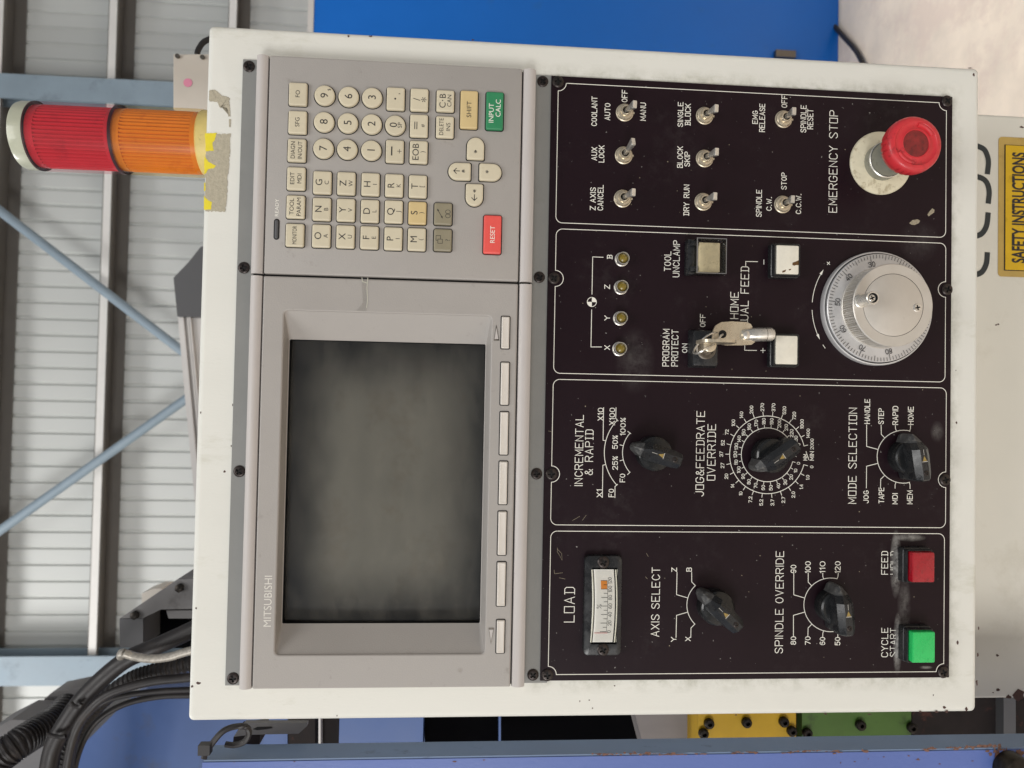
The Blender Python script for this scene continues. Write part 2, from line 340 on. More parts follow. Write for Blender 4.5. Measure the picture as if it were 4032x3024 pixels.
def rr(w, h, r, n=5):
    r = min(r, w / 2 - 1e-6, h / 2 - 1e-6); P = []
    for cx, cy, a in ((w / 2 - r, h / 2 - r, 0), (-w / 2 + r, h / 2 - r, 1), (-w / 2 + r, -h / 2 + r, 2), (w / 2 - r, -h / 2 + r, 3)):
        for i in range(n + 1):
            t = (a + i / n) * PI / 2; P.append((cx + r * math.cos(t), cy + r * math.sin(t)))
    return P
def circ(r, n=32): return [(r * math.cos(2 * PI * i / n), r * math.sin(2 * PI * i / n)) for i in range(n)]
def rot2(P, a): c, s = math.cos(a), math.sin(a); return [(x * c - y * s, x * s + y * c) for x, y in P]
def smooth_path(pts, k=8):
    pts = [Vector(p) for p in pts]; out = []
    P = [pts[0]] + pts + [pts[-1]]
    for i in range(1, len(P) - 2):
        for j in range(k):
            t = j / k; a, b, c, d = P[i - 1], P[i], P[i + 1], P[i + 2]
            out.append(0.5 * ((2 * b) + (c - a) * t + (2 * a - 5 * b + 4 * c - d) * t * t + (3 * b - a - 3 * c + d) * t ** 3))
    return out + [pts[-1]]

# ------------------------------------------------------------------ engraved single-stroke lettering
def arcp(cx, cy, rx, ry, a0, a1, n=8):
    return [(cx + rx * math.cos(math.radians(a0 + (a1 - a0) * i / n)), cy + ry * math.sin(math.radians(a0 + (a1 - a0) * i / n))) for i in range(n + 1)]
OV = arcp(2, 3, 2, 3, 90, 450, 16)
GL = {
 'A': [[(0, 0), (2, 6), (4, 0)], [(.75, 2), (3.25, 2)]],
 'B': [[(0, 0), (0, 6), (2.9, 6), (3.8, 5.3), (3.8, 3.9), (2.9, 3.2), (0, 3.2)], [(2.9, 3.2), (4, 2.4), (4, .8), (3, 0), (0, 0)]],
 'C': [[(4, 4.7)] + arcp(2, 3, 2, 3, 40, 320, 10) + [(4, 1.3)]],
 'D': [[(0, 0), (0, 6), (2.5, 6), (3.6, 5.1), (4, 3.9), (4, 2.1), (3.6, .9), (2.5, 0), (0, 0)]],
 'E': [[(4, 6), (0, 6), (0, 0), (4, 0)], [(0, 3.1), (3, 3.1)]],
 'F': [[(4, 6), (0, 6), (0, 0)], [(0, 3.1), (3, 3.1)]],
 'G': [arcp(2, 3, 2, 3, 38, 300, 10) + [(4, .9), (4, 2.7), (2.4, 2.7)]],
 'H': [[(0, 0), (0, 6)], [(4, 0), (4, 6)], [(0, 3.1), (4, 3.1)]],
 'I': [[(0, 0), (0, 6)]],
 'J': [[(3.4, 6), (3.4, 1.4), (2.6, .2), (1.7, 0), (.7, .3), (0, 1.4)]],
 'K': [[(0, 0), (0, 6)], [(4, 6), (0, 2.2)], [(1.4, 3.5), (4, 0)]],
 'L': [[(0, 6), (0, 0), (3.8, 0)]],
 'M': [[(0, 0), (0, 6), (2.2, 1.6), (4.4, 6), (4.4, 0)]],
 'N': [[(0, 0), (0, 6), (4, 0), (4, 6)]],
 'O': [OV],
 'P': [[(0, 0), (0, 6), (3, 6), (4, 5.2), (4, 3.7), (3, 2.9), (0, 2.9)]],
 'R': [[(0, 0), (0, 6), (3, 6), (4, 5.2), (4, 3.8), (3, 3), (0, 3)], [(2.2, 3), (4, 0)]],
 'S': [[(3.9, 4.9), (3.1, 5.8), (2, 6), (.8, 5.7), (.1, 4.8), (.4, 3.8), (2, 3.1), (3.6, 2.3), (4, 1.3), (3.2, .3), (2, 0), (.8, .2), (0, 1.2)]],
 'T': [[(0, 6), (4, 6)], [(2, 6), (2, 0)]],
 'U': [[(0, 6), (0, 1.6), (.8, .3), (2, 0), (3.2, .3), (4, 1.6), (4, 6)]],
 'V': [[(0, 6), (2, 0), (4, 6)]],
 'W': [[(0, 6), (1.2, 0), (2.5, 4.6), (3.8, 0), (5, 6)]],
 'X': [[(0, 0), (4, 6)], [(0, 6), (4, 0)]],
 'Y': [[(0, 6), (2, 3), (4, 6)], [(2, 3), (2, 0)]],
 'Z': [[(0, 6), (4, 6), (0, 0), (4, 0)]],
 '0': [OV], '1': [[(0, 4.9), (1.1, 6), (1.1, 0)]],
 '2': [[(0, 4.6), (.7, 5.7), (2, 6), (3.4, 5.6), (3.9, 4.5), (3.3, 3.2), (0, 0), (4, 0)]],
 '3': [[(0, 5), (1, 6), (3, 6), (3.9, 5.1), (3.9, 4), (3, 3.2), (1.6, 3.2)], [(3, 3.2), (4, 2.3), (4, .9), (3, 0), (1, 0), (0, 1)]],
 '4': [[(3, 0), (3, 6), (0, 1.8), (4, 1.8)]],
 '5': [[(3.7, 6), (.4, 6), (.1, 3.2), (1.2, 3.8), (2.6, 3.8), (3.8, 2.9), (4, 1.6), (3.2, .3), (2, 0), (.8, .2), (0, 1)]],
 '6': [[(3.6, 5.2), (2.6, 6), (1.4, 5.8), (.3, 4.2), (0, 2), (.6, .5), (2, 0), (3.4, .5), (4, 1.9), (3.4, 3.2), (2, 3.6), (.7, 3.1), (.1, 2.1)]],
 '7': [[(0, 6), (4, 6), (1.4, 0)]],
 '8': [arcp(2, 4.6, 1.75, 1.4, -90, 270, 10), arcp(2, 1.6, 2, 1.6, 90, 450, 10)],
 '9': [[(.4, .8), (1.4, 0), (2.6, .2), (3.7, 1.8), (4, 4), (3.4, 5.5), (2, 6), (.6, 5.5), (0, 4.1), (.6, 2.8), (2, 2.4), (3.3, 2.9), (3.9, 3.9)]],
 '.': [[(0, 0), (.45, 0)]], '/': [[(0, 0), (3, 6)]],
 '%': [[(.2, .2), (3.8, 5.8)], arcp(.8, 4.9, .8, 1, 0, 360, 6), arcp(3.2, 1.1, .8, 1, 0, 360, 6)],
 '&': [[(4.2, 0), (.9, 4.4), (1, 5.5), (1.9, 6), (2.8, 5.5), (2.8, 4.5), (.4, 2.6), (0, 1.4), (.7, .2), (1.9, 0), (3.2, .7), (4.2, 2.6)]],
 '-': [[(0, 3), (3, 3)]], '+': [[(0, 3), (4, 3)], [(2, 1), (2, 5)]],
}
SQ = dict(GL)
SQ['O'] = [[(0, 0), (0, 6), (3.6, 6), (3.6, 0), (0, 0)]]
SQ['D'] = [[(0, 0), (3, 0), (4, 1), (4, 5), (3, 6), (0, 6)], [(.9, 0), (.9, 6)]]
SQ['B'] = [[(0, 6), (3, 6), (4, 5.2), (4, 3.9), (3, 3.1), (.9, 3.1)], [(3, 3.1), (4, 2.3), (4, .8), (3, 0), (0, 0)], [(.9, 0), (.9, 6)]]
SQ['I'] = [[(.9, 0), (.9, 6)], [(0, 0), (1.8, 0)], [(0, 6), (1.8, 6)]]
SQ['C'] = [[(4, 4.8), (3, 6), (1, 6), (0, 4.8), (0, 1.2), (1, 0), (3, 0), (4, 1.2)]]
SQ['G'] = [[(4, 4.8), (3, 6), (1, 6), (0, 4.8), (0, 1.2), (1, 0), (3, 0), (4, 1.2), (4, 2.7), (2.4, 2.7)]]
SQ['S'] = [[(4, 5), (3, 6), (1, 6), (0, 5), (0, 4.4), (4, 1.6), (4, 1), (3, 0), (1, 0), (0, 1)]]
SQ['J'] = [[(3.4, 6), (3.4, 1.3), (2.4, 0), (1, 0), (0, 1.2)]]
def strokes(txt, style=0, gap=1.75):
    F = SQ if style else GL; x = 0; out = []
    for ch in txt:
        if ch == ' ': x += 3.2 + (1.4 if style else 0); continue
        g = F[ch]; w = max(p[0] for s in g for p in s)
        out += [[(x + a, b) for a, b in s] for s in g]; x += w + gap
    return out, x - gap
LN = [0]
def zoff(): LN[0] = (LN[0] + 1) % 9; return LN[0] * 0.000008

# ------------------------------------------------------------------ printed type (sans) as filled faces
FC = {}
def fontmesh(txt, bold=0.0):
    if (txt, bold) in FC: return FC[(txt, bold)]
    c = bpy.data.curves.new('type', 'FONT'); c.body = txt; c.resolution_u = 4; c.align_x = 'LEFT'; c.offset = bold
    o = bpy.data.objects.new('type', c); COL.objects.link(o)
    bpy.context.view_layer.update()
    me = bpy.data.meshes.new_from_object(o.evaluated_get(bpy.context.evaluated_depsgraph_get()))
    vs = [(v.co.x, v.co.y) for v in me.vertices]; fs = [tuple(p.vertices) for p in me.polygons]
    bpy.data.objects.remove(o); bpy.data.curves.remove(c); bpy.data.meshes.remove(me)
    x0 = min(v[0] for v in vs); x1 = max(v[0] for v in vs); y0 = min(v[1] for v in vs); y1 = max(v[1] for v in vs)
    FC[(txt, bold)] = (vs, fs, x0, x1, y0, y1); return FC[(txt, bold)]
CAPH = None
def put_type(mb, txt, cx, cy, cap, z, m, width=None, sx=1.0, bold=0.0):
    global CAPH
    if CAPH is None: h = fontmesh('H'); CAPH = h[5] - h[4]
    vs, fs, x0, x1, y0, y1 = fontmesh(txt, bold); k = cap / CAPH; kx = k * sx
    if width: kx = width / (x1 - x0)
    yb = 0 if any(ch.isalnum() for ch in txt) else None
    oy = CAPH / 2 if yb is not None else (y0 + y1) / 2
    mb.add([(cx + (x - (x0 + x1) / 2) * kx, cy + (y - oy) * k, z) for x, y in vs], fs, m)

# zoom windows the photograph was measured in: (x origin, y origin, scale)
ZW = {'A': (2100, 250, 2.37), 'B': (2900, 250, 2.37), 'C': (2100, 880, 2.514), 'D': (2600, 880, 2.514), 'E': (3100, 900, 2.5925),
      'F': (2100, 1460, 2.514), 'G': (2700, 1460, 2.513), 'H': (3200, 1460, 2.514), 'I': (2100, 2060, 2.514), 'J': (2950, 2060, 2.514),
      'K': (1000, 0, 1.659), 'L': (1000, 1000, 1.659), 'M': (1000, 2000, 1.62), 'P': (0, 0, 1.659), 'Q': (0, 1000, 1.659), 'R': (0, 2000, 1.62),
      'S': (3300, 0, 2.37), 'T': (3600, 400, 2.074), 'U': (3600, 1200, 1.659), 'V': (3300, 2400, 2.658), 'X': (2200, 2500, 1.8433)}
def Z(r, x, y): a, b, s = ZW[r]; return a + x / s, b + y / s
def ZA(r, x, y, h=0.002): return A(*Z(r, x, y), h)
def ZY(r, x, y, Y): return W(*Z(r, x, y), Y)

# ------------------------------------------------------------------ setting: floor and far wall
FLOOR_Z = W(3302, 120, 2.0).z
WY = 4.5                                            # far wall plane
mb = MB(); mb.add([(-6, -4, FLOOR_Z), (6, -4, FLOOR_Z), (6, WY + .1, FLOOR_Z), (-6, WY + .1, FLOOR_Z)], [(0, 1, 2, 3)])
struct(mb.build('floor', 'floor_concrete'))
mb = MB(); prof = []
x0 = -3.6; pit = 0.104
for i in range(72):
    x = x0 + i * pit
    prof += [(x, 0), (x + 0.078, 0), (x + 0.085, 0.014), (x + 0.097, 0.014)]
R = [[(x, WY + y, z) for x, y in prof] for z in (FLOOR_Z, 3.6)]
mb.rings(R, False, False, closed=False)
wall = struct(mb.build('wall', 'wall_sheet', smooth=False))

# girts: lipped channels lying flat across the wall
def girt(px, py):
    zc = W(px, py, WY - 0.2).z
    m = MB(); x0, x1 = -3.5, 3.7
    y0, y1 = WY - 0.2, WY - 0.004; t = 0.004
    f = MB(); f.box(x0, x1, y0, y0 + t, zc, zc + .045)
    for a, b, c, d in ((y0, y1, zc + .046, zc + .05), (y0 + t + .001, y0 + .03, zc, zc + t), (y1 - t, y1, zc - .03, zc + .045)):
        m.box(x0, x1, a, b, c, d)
    g = m.build('girt', 'girt_shaded', wall, smooth=False); f.build('flange', 'girt_flange', g, smooth=False); return g  # underside shade is put into the web's colour; the flange stays pale
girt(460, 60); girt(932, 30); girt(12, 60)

def column(name, label, ya, yb, xpx, Y):
    a = W(xpx, ya, Y); b = W(xpx, yb, Y)
    m = MB(); x0, x1 = b.x, a.x; d = 0.16
    for c in ((x0, x1, Y, Y + .012), (x0, x1, Y + d - .012, Y + d), ((x0 + x1) / 2 - .005, (x0 + x1) / 2 + .005, Y + .0125, Y + d - .0125)):
        m.box(c[0], c[1], c[2], c[3], FLOOR_Z, 3.6)
    o = m.build(name, 'column_blue', smooth=False)
    return tag(o, label, 'column', 'steel columns against the far wall')
column('steel_column', 'blue-grey steel column on the far wall behind the red signal lamp', 303, 398, 300, WY - .24)
column('steel_column', 'pale blue steel column on the far wall behind the black hoses', 2585, 2700, 250, WY - .24)

def brace(label, p, q):
    a, b = W(*p, WY - .3), W(*q, WY - .3); d = b - a
    m = MB(); m.tube([a, a + d * .5, b], 0.028, 14)
    return tag(m.build('brace_rod', 'brace_blue'), label, 'brace', 'diagonal brace tubes on the far wall')
brace('light blue brace tube running down to the dark grey hood from the upper right', (-150, 715), (1130, 1700))
brace('light blue brace tube sloping up from the hoses towards the pale hood', (-150, 2195), (1130, 1290))

# ------------------------------------------------------------------ control cabinet
CC = thing('control_cabinet', 'off-white machine control cabinet with grey screen unit, beige keypad and black switch panel', 'control panel', rot=(PI / 2, 0, 0))
U0, U1, V0, V1 = -0.02422, 0.41099, -0.0213, 0.49101
HU = 0.013                                        # how far the grey screen unit stands proud
uR = (A(1003, 213, HU)[0] + A(2109, 272, HU)[0]) / 2; uL = (A(2070, 2702, HU)[0] + A(943, 2719, HU)[0]) / 2
vT = (A(1003, 213, HU)[1] + A(943, 2719, HU)[1]) / 2; vB = (A(2109, 272, HU)[1] + A(2070, 2702, HU)[1]) / 2
vgt = (A(1057, 212, HU)[1] + A(1037, 1000, HU)[1] + ZA('M', 12, 300, HU)[1]) / 3
vgb = (A(2055, 268, HU)[1] + A(2041, 1100, HU)[1] + A(2018, 2700, HU)[1]) / 3
uS = (A(1000, 1081, HU)[0] + A(2094, 1113, HU)[0]) / 2
# screen opening
HI = HU - 0.0125
sc_o = [A(*Z('L', 190, 368), HU), A(*Z('L', 1550, 402), HU), A(*Z('M', 1476, 932), HU), A(*Z('M', 133, 942), HU)]
sc_i = [A(1138.6, 1338.8, HI), A(1911, 1353, HI), A(1890.7, 2452.5, HI), A(1113, 2455.6, HI)]
def rect_of(c): return ((c[2][0] + c[3][0]) / 2, (c[0][0] + c[1][0]) / 2, (c[1][1] + c[2][1]) / 2, (c[0][1] + c[3][1]) / 2)
so, si = rect_of(sc_o), rect_of(sc_i)
def rrc(r, rad, ins=0, n=5):
    w, h = r[1] - r[0] - 2 * ins, r[3] - r[2] - 2 * ins; cx, cy = (r[0] + r[1]) / 2, (r[2] + r[3]) / 2
    return [(cx + x, cy + y) for x, y in rr(w, h, rad, n)]
def ring(P, z): return [(x, y, z) for x, y in P]

# the tube face is coloured darker and darker from its middle towards the edges
def phosphor_border():
    nt = MT['phosphor'].node_tree; N = nt.nodes; L = nt.links; b = N['Principled BSDF']; old = b.inputs['Base Color'].links[0].from_socket
    tc = N.new('ShaderNodeTexCoord'); sp = N.new('ShaderNodeSeparateXYZ'); L.new(tc.outputs['Object'], sp.inputs[0]); f = None
    nz = N.new('ShaderNodeTexNoise'); nz.inputs['Scale'].default_value = 30; L.new(tc.outputs['Object'], nz.inputs[0])
    for ax, e, sgn, d0, d1 in ((0, si[0], 1, -.004, .040), (0, si[1], -1, -.004, .042), (1, si[2], 1, -.012, .040), (1, si[3], -1, .003, .034)):
        r = N.new('ShaderNodeMapRange'); r.interpolation_type = 'SMOOTHSTEP'
        r.inputs[1].default_value = e + sgn * d0; r.inputs[2].default_value = e + sgn * d1; r.inputs[3].default_value = 0; r.inputs[4].default_value = 1
        a = N.new('ShaderNodeMath'); a.operation = 'MULTIPLY_ADD'; a.inputs[1].default_value = .008; L.new(nz.outputs['Fac'], a.inputs[0]); L.new(sp.outputs[ax], a.inputs[2])
        sb = N.new('ShaderNodeMath'); sb.operation = 'SUBTRACT'; sb.inputs[1].default_value = .004; L.new(a.outputs[0], sb.inputs[0]); L.new(sb.outputs[0], r.inputs[0])
        if f is None: f = r.outputs[0]
        else:
            m_ = N.new('ShaderNodeMath'); m_.operation = 'MULTIPLY'; L.new(f, m_.inputs[0]); L.new(r.outputs[0], m_.inputs[1]); f = m_.outputs[0]
    mx = N.new('ShaderNodeMix'); mx.data_type = 'RGBA'; L.new(f, mx.inputs[0]); mx.inputs[6].default_value = lin(30, 32, 37); L.new(old, mx.inputs[7]); L.new(mx.outputs[2], b.inputs['Base Color'])
phosphor_border()
box = (U0, U1, V0, V1); m = MB()
hole = (si[0] - .004, si[1] + .004, si[2] - .004, si[3] + .004)
m.rings([ring(rrc(box, .003), -.24), ring(rrc(box, .003), -.0042), ring(rrc(box, .003, .0003), -.0024), ring(rrc(box, .003, .0012), -.0010), ring(rrc(box, .003, .0025), -.0002),
         ring(rrc(box, .003, .0042), 0), ring(rrc(hole, .001), 0), ring(rrc(hole, .001), -.06)], True, True)
m.build('housing', 'white_paint', CC)

# grey backing strips showing above and below the screen unit
mt = A(950.6, 233, .0012)[1] * .5 + A(893, 2699, .0012)[1] * .5
mr = A(950.6, 233, .0012)[0]; ml = A(893, 2699, .0012)[0]
m = MB(); m.box(ml, mr, vT - .004, mt, 0.0001, .0012); m.build('mounting_strip', 'mount_grey', CC, label='grey metal strip above the screen unit')
m = MB(); m.box(ml, mr, A(2170, 1500, .0012)[1] - .001, vB + .004, 0.0001, .0012); m.build('mounting_strip', 'mount_grey', CC, label='grey metal strip between screen unit and black panel')

# screws ------------------------------------------------------------
def screw_mesh(r, name, mats, h=.0011):
    m = MB(); n = 48
    def plus(a, R, w):
        c, s = abs(math.cos(a)), abs(math.sin(a))
        return max(min(w / max(s, 1e-6), R / max(c, 1e-6)), min(w / max(c, 1e-6), R / max(s, 1e-6)))
    A_ = [2 * PI * i / n for i in range(n)]
    cr = lambda rad, z: [(rad * math.cos(a), rad * math.sin(a), z) for a in A_]
    pl = lambda R, w, z: [(plus(a, R, w) * math.cos(a), plus(a, R, w) * math.sin(a), z) for a in A_]
    m.rings([cr(r, 0), cr(r, h * .45), cr(r * .86, h * .85), cr(r * .66, h), pl(r * .6, r * .16, h)], False, False, 0)
    m.rings([pl(r * .6, r * .16, h), pl(r * .5, r * .11, h * .25)], False, True, 1)
    me = bpy.data.meshes.new(name); me.from_pydata(m.v, [], m.f)
    for k in mats: me.materials.append(MT[k])
    me.polygons.foreach_set('material_index', m.m); me.polygons.foreach_set('use_smooth', [True] * len(m.f)); me.set_sharp_from_angle(angle=.6)
    return me
SCR = screw_mesh(.0036, 'screw', ('screw_black', 'gap_black'))
for px, py in ((979.5, 260), (959.6, 1054), (941.5, 1856), (916.7, 2672.8), (2137.4, 319.5), (2124, 1091.6), (2113.3, 1866), (2098.8, 2658.6)):
    u, v = A(px, py, .002); link('screw', SCR, CC, (u, v, .0012), random.uniform(0, 1.5))

# screen unit -------------------------------------------------------
G = .0007
m = MB()
dr = (uL, uS - G, vgb + G * .5, vgt - G * .5); n5 = 5
m.rings([ring(rrc(dr, .0008), .0003), ring(rrc(dr, .0008), HU - .0012), ring(rrc(dr, .0008, .0003), HU - .0004), ring(rrc(dr, .0008, .001), HU - .0001),
         ring(rrc(so, .003, -.0006), HU), ring(rrc(so, .003, 0), HU - .0004), ring(rrc(so, .0028, .0003), HU - .0012),
         ring(rrc(si, .0012, -.0004), HI + .0003), ring(rrc(si, .001, 0), HI)], False, False)
bez = m.build('screen_unit', 'unit_grey', CC, ang=11, label='warm grey screen unit with recessed picture tube')
m = MB(); m.rings([ring(rrc(si, .001, 0), HI), ring(rrc(si, .001, -.0002), HI - .006), ring(rrc(si, .001, -.0006), HI - .0115)], False, False)
m.build('tube_surround', 'tube_dark', bez)
def dome(r, z0, sag, n=16):
    w, h = r[1] - r[0], r[3] - r[2]; V = []; F_ = []
    for j in range(n + 1):
        for i in range(n + 1):
            x, y = i / n * 2 - 1, j / n * 2 - 1
            V.append((r[0] + w * i / n, r[2] + h * j / n, z0 - sag * (x * x * .55 + y * y * .45)))
    for j in range(n):
        for i in range(n): a = j * (n + 1) + i; F_.append((a, a + 1, a + n + 2, a + n + 1))
    return MB().add(V, F_)
dome((si[0] + .0004, si[1] - .0004, si[2] + .0004, si[3] - .0004), HI - .0012, .0022).build('tube_glass', 'tube_glass', bez, label='dark glossy glass of the switched-off screen')
dome((si[0] - .0004, si[1] + .0004, si[2] - .0004, si[3] + .0004), HI - .0070, .0030).build('picture_tube', 'phosphor', bez)
def half_round(u0, u1, v0, v1, flip):                # slightly domed trim bar
    m = MB(); P = []
    w = v1 - v0; k = 8
    prof = [(0, .0003), (0, HU - .003)]
    for i in range(k + 1):
        t = i / k; prof.append((w * (.04 + .92 * t), HU - .0022 + .0026 * math.sin(PI * (.12 + .76 * t))))
    prof += [(w, HU - .003), (w, .0003)]
    m.rings([[(u, v0 + a, z) for a, z in prof] for u in (u0, u0 + .0006, u1 - .0006, u1)], True, True)
    return m
def trims(parent, u0, u1):
    half_round(u0, u1, vgt + G * .5, vT, 0).build('trim_bar', 'trim_grey', parent)
    half_round(u0, u1, vB, vgb - G * .5, 1).build('trim_bar', 'trim_grey', parent)
    for vv in (vgt, vgb):
        m = MB(); m.box(u0 + .001, u1 - .001, vv - .0012, vv + .0012, .0003, HU - .003); m.build('groove', 'gap_black', parent)
trims(bez, uL, uS - G)
# soft keys under the screen
def key_rr(w, h, r, hgt, dish=.0004):
    m = MB(); f = lambda i: rr(w - 2 * i, h - 2 * i, max(r - i, .0003), 5)
    m.loft(f, [(0, -.001), (0, hgt - .0008), (.0002, hgt - .0003), (.0007, hgt)], c1=False, m=0)
    m.loft(f, [(.0007, hgt), (min(w, h) * .3, hgt - dish)], m=0)
    return m
def gap(m, f, e, k=1):                                # dark slot the key moves in
    m.loft(f, [(-e, .00006), (.0006, .00009)], c1=True, m=k)
sk = [('L', 1612, 1672, 403, 625), ('L', 1608, 1668, 702, 992), ('L', 1603, 1663, 1025, 1317), ('L', 1597, 1657, 1348, 1641),
      ('M', 1553, 1612, 15, 305), ('M', 1547, 1607, 338, 630), ('M', 1543, 1601, 707, 930)]
for r, xa, xb, ya, yb in sk:
    a = ZA(r, xa, ya, HU); b = ZA(r, xb, yb, HU); w, h = a[0] - b[0], a[1] - b[1]
    w -= .0012; h -= .0012
    m = key_rr(w, h, .0006, .0014, .0002); gap(m, lambda i: rr(w - 2 * i, h - 2 * i, .001, 5), .0006)
    m.build('soft_key', ('soft_key', 'gap_black'), bez, ((a[0] + b[0]) / 2, (a[1] + b[1]) / 2, HU))
for r, pts in (('L', ((1582, 462), (1566, 566), (1602, 566))), ('M', ((1511, 868), (1531, 765), (1496, 765)))):
    P = [ZA(r, x, y, HU) for x, y in pts]; cu = sum(p[0] for p in P) / 3; cv = sum(p[1] for p in P) / 3
    m = MB(); m.prism([(cu + (x - cu), cv + (y - cv)) for x, y in P], HU - .0004, HU + .0003, 1)
    m.prism([(cu + (x - cu) * .72, cv + (y - cv) * .72) for x, y in P], HU, HU + .0006, 0)
    m.build('arrow_mark', ('trim_grey', 'steel_dark'), bez)
a = ZA('M', 108, 757, HU); b = ZA('M', 108, 432, HU); t = ZA('M', 60, 757, HU)
m = MB(); put_type(m, 'MITSUBISHI', (a[0] + b[0]) / 2, (a[1] + t[1]) / 2, t[1] - a[1], HU + .00008, 0, width=b[0] - a[0])
m.build('lettering', 'ink_pale', bez, smooth=False)
# strip of clear tape by the joint
P = [ZA('L', x, y, HU) for x, y in ((706, 152), (704, 200), (708, 262), (712, 320), (668, 372), (735, 374), (742, 300), (738, 220), (745, 154))]
m = MB(); m.flat(P[::-1], HU + .0002); m.ribbon([ZA('L', x, y, HU) for x, y in ((744, 156), (738, 220), (742, 300), (736, 350))], .00035, HU + .0003, 1)
m.ribbon([ZA('L', x, y, HU) for x, y in ((706, 156), (709, 180), (738, 190))], .0004, HU + .00032, 1)
m.build('tape_strip', ('tape_clear', 'clear_edge'), bez, smooth=False)

# keypad -------------------------------------------------------------
kr = (uS + G, uR, vgb + G * .5, vgt - G * .5); m = MB()
m.rings([ring(rrc(kr, .0008), .0003), ring(rrc(kr, .0008), HU - .0012), ring(rrc(kr, .0008, .0003), HU - .0004), ring(rrc(kr, .0008, .001), HU)], False, True)
kp = m.build('keypad', 'unit_grey', CC, label='warm grey keypad unit with rows of beige keys')
trims(kp, uS + G, uR)
m = MB(); m.box(uS - .002, uS + .002, vB + .001, vT - .001, .0003, HU - .004); m.build('joint_gap', 'gap_black', CC)
HK = HU + .0022
SX = 1 / 1.659 / 6.02 / 1000                         # zoom pixels to metres on the key tops
KW, KH = 143 * SX, 112 * SX
def arrow_strokes(d, k=1.0, dbl=False):
    # arrow pointing +x at origin, then turned
    s = [[(-1, 0), (1, 0)], [(.1, .9), (1, 0), (.1, -.9)]]
    if dbl: s = [[(-.9, 0), (.9, 0)], [(.1, .8), (.9, 0), (.1, -.8)], [(-.6, .8), (.2, 0), (-.6, -.8)]]
    return [rot2([(x * k, y * k) for x, y in q], d) for q in s]
FN = [('FO', '', 286, 612), ('SFG', '', 283, 797), ('DIAGN', 'IN/OUT', 278, 980), ('EDIT', 'MDI', 274, 1165), ('TOOL', 'PARAM', 270, 1350), ('MONITOR', '', 265, 1535)]
GR = [('9', '$', 460, 620), ('8', '', 456, 794), ('7', '', 452, 967), ('G', 'C', 445, 1191), ('N', 'B', 441, 1365), ('O', 'A', 438, 1540),
      ('6', '', 617, 628), ('5', '', 612, 801), ('4', '', 608, 973), ('Z', 'W', 602, 1197), ('Y', 'V', 599, 1371), ('X', 'U', 596, 1545),
      ('3', '', 771, 635), ('2', '', 768, 808), ('1', '', 765, 980), ('H', 'I', 760, 1203), ('D', 'L', 756, 1378), ('F', 'E', 753, 1551),
      ('.', ',', 925, 643), ('0', 'SP', 922, 816), ('-', '+', 919, 987), ('R', 'K', 915, 1210), ('Q', 'J', 912, 1382), ('P', 'I', 909, 1558),
      ('/', '*', 1080, 650), ('=', '#', 1077, 820), ('EOB', ')', 1075, 992), ('T', '[', 1070, 1217), ('S', ')', 1067, 1390), ('M', '(', 1063, 1563)]
def key(zx, zy, w, h, mname, draw, shape='rr', turn=0, label=None):
    u, v = ZA('K', zx, zy, HK); H = HK - HU
    if shape == 'round': f = lambda i: circ(w / 2 - i, 36)
    elif shape == 'dome':
        def f(i):
            r = h / 2 - i; x0 = -w / 2 + i; c = w / 2 - h / 2; P = []
            for k in range(5):
                t = PI + PI / 2 * k / 4; P.append((x0 + .0012 + .0012 * math.cos(t), -r + .0012 + .0012 * math.sin(t)))
            for k in range(17):
                t = -PI / 2 + PI * k / 16; P.append((c + r * math.cos(t), r * math.sin(t)))
            for k in range(5):
                t = PI / 2 + PI / 2 * k / 4; P.append((x0 + .0012 + .0012 * math.cos(t), r - .0012 + .0012 * math.sin(t)))
            return rot2(P, turn)
    else: f = lambda i: rr(w - 2 * i, h - 2 * i, max(.0012 - i, .0004), 5)
    m = MB(); m.loft(f, [(0, -.001), (.0001, H - .0008), (.0003, H - .0003), (.0008, H - .00005), (.0013, H)])
    gap(m, f, .00055, 1); draw(m, H + .00006)
    return m.build('key', (mname, 'gap_black', 'ink_dark', 'ink_white'), kp, (u, v, HU), label=label)
def legend(main, sub, ink=2):
    def d(m, z):
        if main in '0123456789' and not sub: put_type(m, main, 0, 0, 46 * SX, z, ink)
        elif main == '9': put_type(m, '9', -.0003, .0, 46 * SX, z, ink); put_type(m, '$', .0034, -.0029, 18 * SX, z, ink)
        elif main == '0': put_type(m, '0', 0, .0011, 44 * SX, z, ink); put_type(m, 'SP', 0, -.0029, 25 * SX, z, ink)
        elif main == '.': m.flat([(x - .0002, y + .0002) for x, y in circ(.0006, 12)], z, ink); put_type(m, ',', .003, -.0024, 34 * SX, z, ink)
        elif main == '-': m.ribbon([(-.0024, .0018), (.0024, .0018)], .0008, z, ink); m.ribbon([(-.0012, -.0029), (.0012, -.0029)], .0003, z, ink); m.ribbon([(0, -.0041), (0, -.0017)], .0003, z + .00001, ink)
        elif main == '=': m.ribbon([(-.0021, .0025), (.0021, .0025)], .0005, z, ink); m.ribbon([(-.0021, .0012), (.0021, .0012)], .0005, z, ink); put_type(m, '#', 0, -.0026, 22 * SX, z, ink)
        elif main == '/': put_type(m, '/', 0, .0016, 42 * SX, z, ink); put_type(m, '*', 0, -.0028, 52 * SX, z, ink)
        elif main == 'EOB': put_type(m, 'EOB', 0, .0018, 38 * SX, z, ink, width=.0102); put_type(m, sub, 0, -.0028, 25 * SX, z, ink)
        else: put_type(m, main, 0, .0019, 40 * SX, z, ink); put_type(m, sub, 0, -.0028, 25 * SX, z, ink)
    return d
